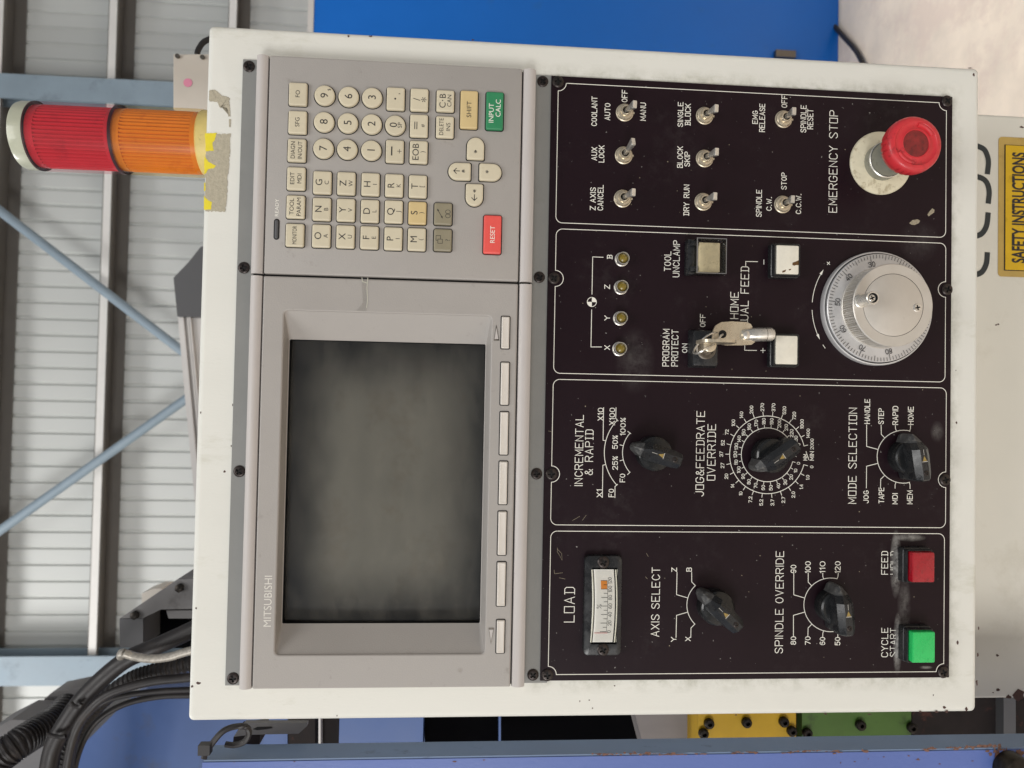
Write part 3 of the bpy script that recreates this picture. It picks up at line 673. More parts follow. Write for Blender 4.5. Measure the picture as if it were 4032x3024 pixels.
def two(a, b, cap=25, wa=None, wb=None, ink=2, dx=0):
    def d(m, z):
        if b: put_type(m, a, -dx, .0022, cap * SX, z, ink, width=wa); put_type(m, b, dx, -.0021, cap * SX, z, ink, width=wb)
        else: put_type(m, a, 0, 0, cap * SX, z, ink, width=wa)
    return d
for a, b, x, y in FN:
    key(x, y, KW, KH, 'key_beige', two(a, b, 25, {'MONITOR': .0112, 'DIAGN': .0104}.get(a), {'IN/OUT': .0108, 'PARAM': .0112}.get(b)))
for a, b, x, y in GR:
    if a.isdigit(): key(x, y, 126 * SX, 126 * SX, 'key_beige', legend(a, b), 'round')
    else: key(x, y, KW, KH, 'key_tan' if a == 'S' else 'key_beige', legend(a, b), label='yellowed S key' if a == 'S' else None)
def cb(m, z):
    put_type(m, 'C', -.0029, .0017, 38 * SX, z, 2); put_type(m, 'B', .0029, .0017, 38 * SX, z, 2)
    m.flat([(x, y + .0017) for x, y in circ(.0004, 10)], z, 2); put_type(m, 'CAN', 0, -.0025, 25 * SX, z, 2)
key(1250, 657, 137 * SX, KH, 'key_beige', cb); key(1247, 828, 137 * SX, KH, 'key_beige', two('DELETE', 'INS', 25, .0105))
def help_(m, z):
    for q in ([(-.0022, .0002), (-.0022, .003), (.0004, .003), (.0004, .0002), (-.0022, .0002)], [(.0004, .0014), (.0026, .0014), (.0026, .0042), (-.0004, .0042), (-.0004, .003)]):
        m.ribbon(q, .00028, z + zoff(), 2)
    put_type(m, '?', 0, -.003, 26 * SX, z, 2)
def loop_(m, z):
    m.ribbon([(-.0024, .0004), (.0024, .0034)], .0003, z, 2)
    for s in (1, -1): m.flat([(s * .003 + x, .0019 + s * .0018 + y) for x, y in rot2([(0, 0), (-.0015 * s, .0006), (-.0015 * s, -.0006)][::1], .55)][::1], z + .00002, 2)
    for s in (1, -1): m.ribbon([(s * .0013 + .0012 * math.cos(t * PI / 6), -.003 + .0015 * math.sin(t * PI / 6)) for t in range(13)], .00028, z + zoff(), 2)
key(1235, 1396, KW * .97, KH, 'key_olive', loop_, label='olive grey key with an arrow'); key(1233, 1567, KW * .97, KH, 'key_olive', help_, label='olive grey key with two squares and a question mark')
key(1405, 714, 240 * SX, 110 * SX, 'key_tan', two('SHIFT', '', 28), label='wide tan SHIFT key')
key(1573, 722, 240 * SX, 110 * SX, 'key_green', two('INPUT', 'CALC', 30, ink=3, dx=.0016), label='wide green INPUT key')
key(1558, 1531, 242 * SX, 112 * SX, 'key_red', two('RESET', '', 28, ink=3), label='wide red RESET key')
def arr(d, big, a):
    def f(m, z):
        if big:
            c = (math.cos(d), math.sin(d))
            for q in arrow_strokes(d, .0018): m.ribbon([(x + c[0] * .0018, y + c[1] * .0018) for x, y in q], .00045, z + zoff(), 2)
            for q in arrow_strokes(d, .0010, True): m.ribbon([(x - c[0] * .0024, y - c[1] * .0024) for x, y in q], .00028, z + zoff(), 2)
        else:
            c = (math.cos(d), math.sin(d))
            for q in arrow_strokes(d, .0010, True): m.ribbon([(x - c[0] * .0022, y - c[1] * .0022) for x, y in q], .00028, z + zoff(), 2)
    return f
AW, AH = 141 * SX, 110 * SX
key(1448, 968, AW, AH, 'key_beige', arr(0, False, 0), 'dome', 0); key(1440, 1272, AW, AH, 'key_beige', arr(PI, True, 0), 'dome', PI)
key(1343, 1117, AW, AH, 'key_beige', arr(PI / 2, True, 0), 'dome', PI / 2); key(1545, 1123, AW, AH, 'key_beige', arr(-PI / 2, False, 0), 'dome', -PI / 2)
u, v = ZA('K', 148, 1498, HU)
m = MB(); w_, h_ = 122 * SX, 27 * SX
m.loft(lambda i: rr(w_ - 2 * i, h_ - 2 * i, h_ / 2 - i, 8), [(-.0004, .0001), (0, .0003)], m=1); m.loft(lambda i: rr(w_ - 2 * i, h_ - 2 * i, h_ / 2 - i, 8), [(.0003, .0003), (.0006, .0008), (.0012, .001)])
m.build('ready_lamp', ('dark_grey', 'gap_black'), kp, (u, v, HU), label='unlit dark oval lamp below the word READY')
a = ZA('K', 160, 1413, HU); b = ZA('K', 160, 1300, HU); t = ZA('K', 137, 1413, HU)
m = MB(); put_type(m, 'READY', (a[0] + b[0]) / 2, (a[1] + t[1]) / 2, t[1] - a[1], HU + .00008, 0, width=b[0] - a[0]); m.build('lettering', 'ink_white', kp, smooth=False)

# ------------------------------------------------------------------ black operation plate
pA, pB, pC, pD = A(2168, 298), A(3751, 380), A(3737.5, 2668), A(2130, 2680.5)
pr = ((pC[0] + pD[0]) / 2, (pA[0] + pB[0]) / 2, (pB[1] + pC[1]) / 2, (pA[1] + pD[1]) / 2)
m = MB(); m.rings([ring(rrc(pr, .0004), .0002), ring(rrc(pr, .0004), .0018), ring(rrc(pr, .0004, .0002), .002)], True, True)
plate_grime(pr)
OP = m.build('operation_panel', 'plate_black', CC, label='black switch panel with white engraved lettering')
ZP = .0021
SCP = screw_mesh(.0038, 'screw', ('screw_black', 'gap_black'), .0012)
pscr = [(2197, 322.6), (2180.7, 1096), (2170.8, 1866.5), (2154.5, 2657.8), (3727.4, 398.7), (3728, 1140), (3719.9, 1888.8), (3712.9, 2646.7)]
PS = [A(x, y) for x, y in pscr]
for u, v in PS: link('screw', SCP, OP, (u, v, .002), random.uniform(0, 1.5))
# white frames
fr = [((2228.7, 328), (2216, 877.8), (2197.9, 355.5), (3726.2, 430)), ((2219.3, 901.9), (2207.4, 1469.9), (2188.3, 999), (3723.7, 1000)),
      ((2199.4, 1493.8), (2199.4, 2066.6), (2177.6, 1539.6), (3724.3, 1778)), ((2191.5, 2091), (2189.5, 2655.9), (2165.6, 2258.9), (3717.7, 2258.9))]
LW = .00042
for k, (t, b, l, r) in enumerate(fr):
    u1, u0, v1, v0 = A(*t)[0], A(*b)[0], A(*l)[1], A(*r)[1]; rad = .0042; P = []
    q = lambda cx, cy, R, a0, a1, n=10: [(cx + R * math.cos(math.radians(a0 + (a1 - a0) * i / n)), cy + R * math.sin(math.radians(a0 + (a1 - a0) * i / n))) for i in range(n + 1)]
    NR = .0052
    def corner(cx, cy, sx, sy, notch):
        a = {(1, 1): 0, (-1, 1): 90, (-1, -1): 180, (1, -1): 270}[(sx, sy)]
        if notch: return q(cx, cy, NR, a + 270, a + 180)
        return q(cx - sx * rad, cy - sy * rad, rad, a, a + 90)
    P += corner(u1, v1, 1, 1, k == 0)
    if k in (1, 2): c = PS[k][0]; P += q(c, v1, NR, 0, -180, 16)
    P += corner(u0, v1, -1, 1, k == 3)
    P += corner(u0, v0, -1, -1, k == 3)
    if k in (1, 2): c = PS[4 + k][0]; P += q(c, v0, NR, 180, 0, 16)
    P += corner(u1, v0, 1, -1, k == 0)
    P.append(P[0])
    m = MB(); m.ribbon(P, LW, ZP); m.build('frame_line', 'ink_white', OP, smooth=False)
def label(r, txt, xt, xb, y0, y1, style=0, w=.00046):
    a, b, t = ZA(r, xb, y0), ZA(r, xb, y1), ZA(r, xt, (y0 + y1) / 2); c = ZA(r, xb, (y0 + y1) / 2)
    pl, tw = strokes(txt, style); kx = (b[0] - a[0]) / max(tw, .1); ky = (t[1] - c[1]) / 6
    m = MB()
    for s in pl: m.ribbon([(a[0] + x * kx, c[1] + y * ky) for x, y in s], w, ZP + zoff())
    return m.build('lettering', 'ink_white', OP, smooth=False)
for t in [('A', 'COOLANT', 545, 592, 582, 312), ('A', 'AUTO', 668, 715, 528, 375), ('A', 'OFF', 828, 875, 360, 250), ('A', 'MANU', 1000, 1047, 533, 370),
          ('A', 'AUX', 545, 592, 903, 785), ('A', 'LOCK', 612, 659, 922, 768), ('A', 'Z AXIS', 532, 579, 1367, 1160), ('A', 'CANCEL', 602, 650, 1370, 1138),
          ('A', 'SINGLE', 1350, 1395, 590, 365), ('A', 'BLOCK', 1418, 1465, 578, 380, 1), ('A', 'BLOCK', 1345, 1392, 972, 778), ('A', 'SKIP', 1412, 1458, 960, 828),
          ('A', 'DRY RUN', 1405, 1452, 1418, 1135, 1), ('B', 'EMG', 150, 195, 562, 445), ('B', 'RELEASE', 215, 262, 638, 380), ('B', 'OFF', 422, 470, 412, 300),
          ('B', 'SPINDLE', 600, 648, 643, 393), ('B', 'RESET', 663, 712, 612, 430), ('B', 'EMERGENCY STOP', 865, 938, 1390, 443, 1), ('B', 'SPINDLE', 185, 232, 1430, 1182),
          ('B', 'C.W.', 280, 325, 1373, 1250), ('B', 'STOP', 420, 465, 1175, 1023), ('B', 'C.C.W.', 555, 600, 1403, 1222),
          ('C', 'X', 706, 755, 1248, 1210), ('C', 'Y', 706, 755, 958, 915), ('C', 'Z', 706, 755, 645, 610), ('C', 'B', 732, 780, 350, 315, 1),
          ('C', 'TOOL', 1298, 1360, 470, 280), ('C', 'UNCLAMP', 1385, 1445, 530, 172), ('C', 'OFF', 1652, 1700, 1022, 900), ('C', 'PROGRAM', 1282, 1342, 1412, 1048, 1),
          ('C', 'PROTECT', 1370, 1430, 1412, 1055, 1), ('C', 'ON', 1475, 1520, 1278, 1192), ('D', 'HOME', 695, 770, 943, 682, 1), ('D', 'MANUAL FEED', 795, 870, 1175, 430, 1),
          ('F', 'INCREMENTAL', 415, 490, 1137, 440, 0), ('F', '& RAPID', 514, 589, 1030, 585, 1), ('F', 'X10', 640, 690, 490, 370), ('F', 'X100', 755, 805, 535, 370),
          ('F', '100%', 863, 910, 637, 468), ('F', '50%', 785, 833, 770, 642), ('F', '25%', 785, 833, 977, 848), ('F', 'F0', 858, 905, 1100, 1022),
          ('F', 'X1', 630, 678, 1248, 1178), ('F', 'F0', 747, 795, 1247, 1172), ('F', 'JOG&FEEDRATE', 1613, 1689, 1240, 402, 1), ('F', 'OVERRIDE', 1724, 1800, 1083, 532, 1),
          ('G', 'MM', 1165, 1198, 885, 828), ('G', 'MIN', 1230, 1264, 885, 800),
          ('H', 'MODE SELECTION', 356, 431, 1313, 370, 1), ('H', 'JOG', 503, 550, 1308, 1188), ('H', 'HANDLE', 515, 563, 522, 283), ('H', 'STEP', 652, 700, 525, 375),
          ('H', 'RAPID', 792, 842, 532, 352), ('H', 'HOME', 945, 995, 532, 358), ('H', 'TAPE', 655, 703, 1308, 1160), ('H', 'MDI', 790, 837, 1317, 1215), ('H', 'MEM', 935, 985, 1317, 1188),
          ('I', 'LOAD', 308, 406, 978, 635, 1), ('I', 'AXIS SELECT', 1171, 1247, 1120, 440), ('I', 'Z', 1370, 1418, 478, 443), ('I', 'B', 1517, 1565, 475, 442),
          ('I', 'Y', 1365, 1412, 1170, 1128), ('I', 'X', 1507, 1553, 1163, 1127), ('J', 'SPINDLE OVERRIDE', 260, 335, 1285, 280), ('J', '90', 412, 462, 490, 415),
          ('J', '100', 555, 605, 490, 380), ('J', '110', 700, 750, 490, 380), ('J', '120', 850, 900, 490, 380), ('J', '80', 412, 460, 1200, 1123), ('J', '70', 555, 603, 1200, 1123),
          ('J', '60', 700, 748, 1203, 1130), ('J', '50', 850, 897, 1205, 1130), ('J', 'FEED', 1310, 1370, 505, 280, 1), ('J', 'CYCLE', 1310, 1370, 1322, 1038, 1)]:
    label(*t)
def worn(r, txt, xt, xb, y0, y1, cut):               # rubbed away along its lower edge
    a, b, t = ZA(r, xb, y0), ZA(r, xb, y1), ZA(r, xt, y0); pl, tw = strokes(txt, 1); kx = (b[0] - a[0]) / tw; ky = (t[1] - a[1]) / 6; m = MB()
    for s in pl:
        P = []
        for i in range(len(s) - 1):
            for k in range(7):
                P.append((s[i][0] + (s[i + 1][0] - s[i][0]) * k / 6, s[i][1] + (s[i + 1][1] - s[i][1]) * k / 6))
        run = []
        for p in P + [None]:
            if p and p[1] > cut + .5 * math.sin(p[0] * 1.7): run.append((a[0] + p[0] * kx, a[1] + p[1] * ky))
            else:
                if len(run) > 1: m.ribbon(run, .0004, ZP + zoff())
                run = []
    m.build('lettering', 'ink_white', OP, smooth=False, label='half worn away word ' + txt)
worn('J', 'HOLD', 1398, 1462, 505, 280, 3.6); worn('J', 'START', 1395, 1457, 1318, 1040, 1.2)
# leader lines and scale arcs
def lines(name, rows, w=LW):
    m = MB()
    for r, P in rows: m.ribbon([ZA(r, x, y) for x, y in P], w, ZP + zoff())
    return m.build(name, 'ink_white', OP, smooth=False)
def zarc(r, cx, cy, R, a0, a1, n=28):               # angles in the photograph: 0 = image right, 90 = image down
    return (r, [(cx + R * math.cos(math.radians(a0 + (a1 - a0) * i / n)), cy + R * math.sin(math.radians(a0 + (a1 - a0) * i / n))) for i in range(n + 1)])
an = lambda cx, cy, x, y: math.degrees(math.atan2(y - cy, x - cx)) % 360
lines('bracket_line', [('C', [(690, 335), (587, 331), (580, 700)]), ('C', [(577, 855), (570, 1222), (675, 1222)])])
lines('bracket_line', [('D', [(845, 420), (845, 376), (962, 378)]), ('D', [(862, 945), (862, 1010)]), ('D', [(835, 1185), (835, 1255), (952, 1257)]),
                       ('D', [(1024, 360), (1024, 403)]), ('D', [(993, 1257), (1037, 1257)]), ('D', [(1015, 1236), (1015, 1278)])])
lines('scale_line', [zarc('F', 1175, 812, 473, an(1175, 812, 832, 1125), an(1175, 812, 837, 495)), zarc('F', 1175, 812, 293, an(1175, 812, 957, 1003), an(1175, 812, 963, 622)),
      ('F', [(695, 365), (690, 687), (717, 693)]), ('F', [(818, 365), (815, 470), (837, 495)]), ('F', [(683, 1253), (688, 935), (715, 928)]), ('F', [(807, 1255), (808, 1145), (832, 1125)]),
      ('F', [(935, 600), (963, 622)]), ('F', [(932, 1027), (957, 1003)]), ('F', [(858, 733), (885, 740)]), ('F', [(858, 890), (887, 882)])])
lines('scale_line', [zarc('H', 898, 850, 262, an(898, 850, 953, 1105), an(898, 850, 960, 600) ),
      ('H', [(642, 778), (533, 748), (533, 535)]), ('H', [(708, 660), (678, 628), (676, 537)]), ('H', [(827, 595), (818, 570), (817, 540)]), ('H', [(958, 600), (967, 570), (967, 542)]),
      ('H', [(640, 917), (532, 945), (530, 1160)]), ('H', [(706, 1040), (672, 1073), (670, 1165)]), ('H', [(822, 1105), (814, 1130), (814, 1163)]), ('H', [(955, 1103), (962, 1130), (962, 1165)])])
lines('scale_line', [zarc('I', 1782, 810, 263, an(1782, 810, 1597, 1000), an(1782, 810, 1602, 617)),
      ('I', [(1422, 488), (1417, 707), (1530, 740)]), ('I', [(1567, 488), (1567, 580), (1602, 617)]), ('I', [(1597, 1000), (1560, 1037), (1558, 1130)]), ('I', [(1528, 880), (1417, 912), (1412, 1130)])])
lines('scale_line', [zarc('J', 806, 808, 266, an(806, 808, 866, 1068), an(806, 808, 868, 550)),
      ('J', [(547, 740), (440, 708), (440, 495)]), ('J', [(615, 617), (583, 583), (583, 495)]), ('J', [(735, 550), (727, 525), (727, 495)]), ('J', [(868, 550), (878, 525), (880, 495)]),
      ('J', [(547, 880), (437, 912), (437, 1118)]), ('J', [(615, 1003), (582, 1037), (580, 1118)]), ('J', [(733, 1070), (727, 1095), (727, 1125)]), ('J', [(866, 1070), (876, 1095), (876, 1125)])])
# datum symbol
c0 = ZA('C', 579, 777); r0 = ZA('C', 579, 729)[0] - c0[0]
m = MB(); m.ribbon([(c0[0] + r0 * .95 * math.cos(t * PI / 18), c0[1] + r0 * .95 * math.sin(t * PI / 18)) for t in range(37)], .0004, ZP)
for q in (0, 2): m.flat([c0] + [(c0[0] + r0 * math.cos((q * 9 + t) * PI / 18 + PI / 2), c0[1] + r0 * math.sin((q * 9 + t) * PI / 18 + PI / 2)) for t in range(10)], ZP + .00002)
m.build('datum_symbol', 'ink_white', OP, smooth=False)
# jog and feedrate scale
JC = ZA('G', 808, 831); RO = ZA('G', 808, 447)[0] - JC[0]; K = RO / 384
m = MB(); n = MB()
outer = '0 1.0 1.4 2.0 2.7 3.7 5.2 7.2 10 14 20 27 37 52 72 100 140 200 270 370 520 720 1000 1400 2000'.split()
for R_, tick in ((384, 40), (266, 27)):
    pts = []
    for i in range(73):
        t = math.radians(-90 - 14 - 332 * i / 72); pts.append((JC[0] + R_ * K * math.cos(t), JC[1] + R_ * K * math.sin(t)))
    m.ribbon(pts, LW, ZP + zoff())
    for i in range(25):
        t = math.radians(-90 - 14 - 332 * i / 24); c, s = math.cos(t), math.sin(t)
        m.ribbon([(JC[0] + R_ * K * c, JC[1] + R_ * K * s), (JC[0] + (R_ + tick) * K * c, JC[1] + (R_ + tick) * K * s)], LW * .9, ZP + zoff())
        txt = outer[i] if R_ > 300 else str(i * 10)
        rt = ((468 if R_ > 300 else 327) + (6 if len(txt) > 2 and abs(c) > .7 else 0)) * K
        pl, tw = strokes(txt, 0, 1.5); cap = 31 * K; kx = cap / 6 * .98
        for q in pl: n.ribbon([(JC[0] + rt * c + (x - tw / 2) * kx, JC[1] + rt * s + (y - 3) * cap / 6) for x, y in q], .00033, ZP + zoff())
pl, tw = strokes('%', 0); pc = ZA('G', 1078, 840)
for q in pl: n.ribbon([(pc[0] + (x - 2) * 5.5 * K, pc[1] + (y - 3) * 6 * K) for x, y in q], .0003, ZP + zoff())
n.ribbon([ZA('G', 1190, 800), ZA('G', 1218, 880)], LW, ZP)
m.build('scale_line', 'ink_white', OP, smooth=False); n.build('scale_numbers', 'ink_white', OP, smooth=False)
# flaked dirt spots and scratches on the plate
m = MB()
for r, P in (('B', [(1610, 1490), (1640, 1462), (1690, 1455), (1712, 1468), (1700, 1490), (1660, 1508), (1630, 1505)]), ('B', [(1780, 1410), (1800, 1380), (1825, 1352), (1846, 1366), (1843, 1390), (1790, 1428)])):
    m.flat([ZA(r, x, y) for x, y in P][::-1], ZP + .0001)
for r, P in (('I', [(240, 245), (236, 280), (285, 365), (280, 300), (243, 262)]), ('I', [(205, 465), (210, 500), (290, 490)]), ('I', [(255, 540), (315, 552)]),
             ('F', [(385, 1482), (460, 1440)]), ('F', [(485, 1480), (522, 1430)]), ('F', [(150, 595), (182, 604)]), ('I', [(1120, 300), (1138, 330)]), ('I', [(1110, 530), (1128, 550)])):
    m.ribbon([ZA(r, x, y) for x, y in P], .00018, ZP + .00005)
for _ in range(60):
    u = random.uniform(pr[0] + .01, pr[1] - .01); v = random.uniform(pr[2] + .01, pr[3] - .01); s = random.uniform(.00015, .00045)
    m.flat([(u + s * math.cos(k * 1.26) * random.uniform(.5, 1.2), v + s * math.sin(k * 1.26) * random.uniform(.5, 1.2)) for k in range(5)], ZP + .00006)
o = m.build('dirt_flecks', 'dust_brown', OP, smooth=False); o['kind'] = 'stuff'

# ------------------------------------------------------------------ controls on the black plate
# toggle switches
NUT = MB()
NUT.lathe([(.0058, 0), (.0058, .0007), (.0052, .0010)], 36, c1=False)
NUT.lathe([(.0051, .0006), (.0051, .0022), (.0047, .0027), (.0034, .0029)], 36, c1=False, fn=lambda r, a, z: r * (1 + .012 * math.cos(6 * a)))
NUT.lathe([(.0034, .0026), (.0034, .0052), (.0031, .0056), (.0024, .0056), (.0021, .0040)], 30, c1=False)
NUT.lathe([(.0021, .0040), (.0018, .0020)], 30, c1=True, m=1)
NUT.box(-.0006, .0006, -.0066, -.0048, .0, .0006)
NUTM = None
TG = [('A', 857, 450, 950, 380, 'toggle switch labelled COOLANT'), ('A', 848, 850, 935, 725, 'toggle switch labelled AUX LOCK, lever leaning right'), ('A', 838, 1255, 938, 1200, 'toggle switch labelled Z AXIS CANCEL'),
      ('A', 1605, 480, 1712, 417, 'toggle switch labelled SINGLE BLOCK'), ('A', 1605, 880, 1715, 822, 'toggle switch labelled BLOCK SKIP'), ('A', 1592, 1285, 1700, 1237, 'toggle switch labelled DRY RUN'),
      ('B', 448, 512, 540, 443, 'toggle switch labelled EMG RELEASE'), ('B', 440, 1310, 527, 1266, 'toggle switch labelled SPINDLE')]
for r, nx, ny, tx, ty, lab in TG:
    u, v = ZA(r, nx, ny, .004); HT = .0165
    tu, tv = ZA(r, tx, ty, .002 + HT)
    if NUTM is None: o = NUT.build('toggle_switch', ('nickel', 'gap_black'), CC, (u, v, .002), label=lab); NUTM = o.data
    else: o = link('toggle_switch', NUTM, CC, (u, v, .002), random.uniform(-.3, .3), label=lab)
    o.rotation_euler.z = 0
    d = Vector((tu - u, tv - v, HT - .003)); L_ = d.length; d.normalize()
    side = Vector((1, 0, 0)) - d * d.x; side.normalize(); up = d.cross(side)
    m = MB(); R_ = []
    for t, w, h in ((0, .0013, .0011), (.35, .0013, .0011), (.8, .0023, .0013), (.97, .0025, .0014), (1, .0023, .0012)):
        c = Vector((0, 0, .003)) + d * (L_ * t)
        R_.append([tuple(c + side * x + up * y) for x, y in rr(2 * w, 2 * h, .0004, 3)])
    m.rings(R_, True, True); m.build('lever', 'steel', o)

# indicator lamps
LAMP = MB()
LAMP.lathe([(.0046, 0), (.0046, .0004), (.0041, .0006), (.0041, .005), (.0039, .0055), (.0036, .0055), (.0033, .0036)], 36, c1=False)
LENS = MB(); LENS.lathe([(.0033, .0030), (.0030, .0036), (.0023, .0038), (.0021, .0046), (.0012, .0051), (.0004, .0053)], 28)
LM = None
for k, (x, y) in enumerate(((893, 340), (884, 621), (876, 931), (868, 1236))):
    u, v = ZA('C', x, y, .0075)
    if LM is None:
        o = LAMP.build('indicator_lamp', 'steel', CC, (u, v, .002)); LM = o.data; q = LENS.build('lamp_lens', 'lamp_amber', o); LQ = q.data
    else:
        o = link('indicator_lamp', LM, CC, (u, v, .002)); link('lamp_lens', LQ, o)
    o['label'] = 'amber indicator lamp under the letter ' + 'BZYX'[k]

# rotary knobs
def knob(r, ax, ay, tipx, tipy, tailx, taily, lab):
    u, v = ZA(r, ax, ay); HTOP = .0240
    a, b = ZA(r, tipx, tipy, HTOP), ZA(r, tailx, taily, HTOP); ang = math.atan2(a[1] - b[1], a[0] - b[0])
    m = MB(); m.lathe([(.0112, 0), (.0112, .0075), (.0108, .0088), (.0098, .0096), (.006, .0100)], 48)
    o = m.build('rotary_knob', 'black_gloss', CC, (u, v, .002), ang, label=lab)
    m = MB(); R_ = []                              # grip along +x: tip to the right
    for x, w, zt in ((.0156, .0006, .0135), (.0147, .0022, .0140), (.0104, .0043, .0172), (.0062, .0054, .0222), (.002, .0056, .0226), (-.009, .0054, .0226), (-.0130, .0048, .0224), (-.0140, .0043, .0212)):
        c = .0034 if zt > .02 else .0022; tw = .0021 if zt > .02 else w * .12
        R_.append([(x, w * 1.06, .001), (x, w, zt - c), (x, tw + .0003, zt - .0003), (x, tw, zt), (x, -tw, zt), (x, -tw - .0003, zt - .0003), (x, -w, zt - c), (x, -w * 1.06, .001)])
    m.rings(R_[2:], True, True, 0); m.rings(R_[:3], True, False, 1); g = m.build('grip', ('black_plastic', 'scuffed_tip'), o, ang=22)
    m = MB(); z = .02268
    m.flat([(-.0012, .0014), (-.0012, -.0014), (.0022, 0)], z, 0); m.ribbon([(-.0015, .0017), (-.0015, -.0017)], .00028, z, 1)
    m.ribbon([(.0028, 0), (.0062, 0)], .0002, z, 1)
    m.build('pointer_mark', ('amber_mark', 'ink_pale'), o, smooth=False)
    link('screw', KSC, o, (-.0088, 0, .0221), .5)
KSC = screw_mesh(.0018, 'screw', ('screw_black', 'gap_black'), .0009)
knob('F', 1175, 812, 940, 752, 1335, 880, 'black pointer knob of the INCREMENTAL & RAPID selector')
knob('G', 808, 831, 690, 1000, 1020, 800, 'black pointer knob of the JOG&FEEDRATE OVERRIDE selector') if False else knob('G', 808, 831, 700, 1030, 1022, 800, 'black pointer knob of the JOG&FEEDRATE OVERRIDE selector')
knob('H', 898, 850, 1048, 640, 1090, 975, 'black pointer knob of the MODE SELECTION selector')
knob('I', 1782, 810, 1650, 650, 1972, 967, 'black pointer knob of the AXIS SELECT selector')
knob('J', 806, 808, 930, 600, 957, 985, 'black pointer knob of the SPINDLE OVERRIDE selector')

# lit push buttons: square black bezel with a coloured cap
def push(r, x0, x1, y0, y1, capm, lab, hb=.0085, cap_h=.0035, stain=False):
    a = ZA(r, x0, y0, .002 + hb); b = ZA(r, x1, y1, .002 + hb); w, h = a[0] - b[0], a[1] - b[1]; u, v = (a[0] + b[0]) / 2, (a[1] + b[1]) / 2
    m = MB(); f = lambda i: rr(w - 2 * i, h - 2 * i, max(.0012 - i * .3, .0004), 4)
    m.loft(f, [(-.0006, 0), (-.0005, hb * .55), (0, hb * .6), (0, hb - .0006), (.0003, hb), (.0008, hb), (.0009, hb - .002)], c1=True)
    o = m.build('push_button', 'black_plastic', CC, (u, v, .002), label=lab)
    m = MB(); f2 = lambda i: rr(w - .0022 - 2 * i, h - .0026 - 2 * i, max(.0008 - i * .3, .0003), 4)
    m.loft(f2, [(0, hb - .0022), (0, hb + cap_h - .0008), (.0003, hb + cap_h - .0002), (.0009, hb + cap_h)], c=(0, -.0003))
    m.build('button_cap', capm, o)
    if stain:
        m = MB(); z = hb + cap_h + .00006
        s0 = ZA('D', 1345, 398, .002 + z)
        for P in ([(1372, 365), (1340, 378), (1312, 388), (1310, 412), (1330, 418), (1345, 412), (1372, 412)], [(1275, 452), (1300, 448), (1294, 460), (1276, 466)], [(1210, 470), (1250, 455), (1240, 478), (1212, 488)]):
            m.flat([(ZA('D', x - 3, y, .002 + z)[0] - u, ZA('D', x - 3, y, .002 + z)[1] - v) for x, y in P][::-1], z)
        m.build('stain', 'rust_stain', o, smooth=False)
    return o
push('J', 1563, 1822, 1045, 1382, 'button_green', 'green CYCLE START button')
push('J', 1560, 1818, 262, 592, 'button_red', 'red FEED HOLD button')
push('D', 1128, 1386, 193, 524, 'button_white', 'white minus button with a brown stain', cap_h=.0002, stain=True)
push('D', 1120, 1374, 1088, 1415, 'button_white', 'white plus button', cap_h=.0002)

# guarded tool unclamp button
hb = .0125
a = ZA('D', 362, 138, .002 + hb); b = ZA('D', 655, 500, .002 + hb); w, h = a[0] - b[0], a[1] - b[1]; u, v = (a[0] + b[0]) / 2, (a[1] + b[1]) / 2
m = MB(); f = lambda i: rr(w - .002 - 2 * i, h - .002 - 2 * i, .0006, 3)
m.loft(f, [(0, 0), (0, .0025), (.001, .003)]); m.box(-w / 2, w / 2, h / 2 - .0005, h / 2 + .0042, 0, .0078, b=.0006)
for s in (-1, 1): m.box(s * w * .36 - .0016, s * w * .36 + .0016, h / 2 - .001, h / 2 + .003, .0079, .0108, b=.0005)
o = m.build('guarded_button', 'black_plastic', CC, (u, v, .002), label='TOOL UNCLAMP button under a hinged clear cover')
ca, cb_ = ZA('D', 383, 185, .0112), ZA('D', 588, 482, .0112); wc, hc = ca[0] - cb_[0], ca[1] - cb_[1]
m = MB(); m.loft(lambda i: rr(wc - 2 * i, hc - 2 * i, .0005, 3), [(0, .003), (0, .0089), (.0003, .0092)], c=((ca[0] + cb_[0]) / 2 - u, (ca[1] + cb_[1]) / 2 - v)); m.build('button_cap', 'button_cream', o)
m = MB(); g = lambda i: rr(w - 2 * i, h - 2 * i, .0006, 4)
m.loft(g, [(0, .0008), (0, hb - .0005), (.0004, hb)]); m.build('guard_cover', 'clear_plastic', o)
m = MB()
for y0_, y1_ in ((-h / 2, -h / 2 + .0005), (h / 2 - .0007, h / 2)): m.box(-w / 2, w / 2, y0_, y1_, hb, hb + .00015)
for x0_, x1_ in ((-w / 2, -w / 2 + .0005), (w / 2 - .0005, w / 2)): m.box(x0_, x1_, -h / 2 + .0006, h / 2 - .0008, hb, hb + .00015)
m.build('guard_rim', 'mid_grey', o)

# key switch block
hb = .0085
a = ZA('C', 1590, 1060, .002 + hb); b = ZA('C', 1822, 1408, .002 + hb); w, h = a[0] - b[0], a[1] - b[1]; u, v = (a[0] + b[0]) / 2, (a[1] + b[1]) / 2
m = MB(); f = lambda i: rr(w - 2 * i, h - 2 * i, .0009, 4)
m.loft(f, [(-.0012, 0), (-.0010, hb * .5), (0, hb - .0002), (.0003, hb)])
KS = m.build('key_switch', 'black_plastic', CC, (u, v, .002), label='black PROGRAM PROTECT key switch block')
lk = ZA('C', 1708, 1245, .002 + hb + .001); lu, lv = lk[0] - u, lk[1] - v
m = MB(); m.lathe([(.0064, hb), (.0064, hb + .0016), (.0058, hb + .0020), (.0046, hb + .0020), (.0044, hb + .0012), (.0028, hb + .0012), (.0027, hb + .0019)], 40, c=(lu, lv))
m.build('lock_barrel', 'steel_dark', KS)

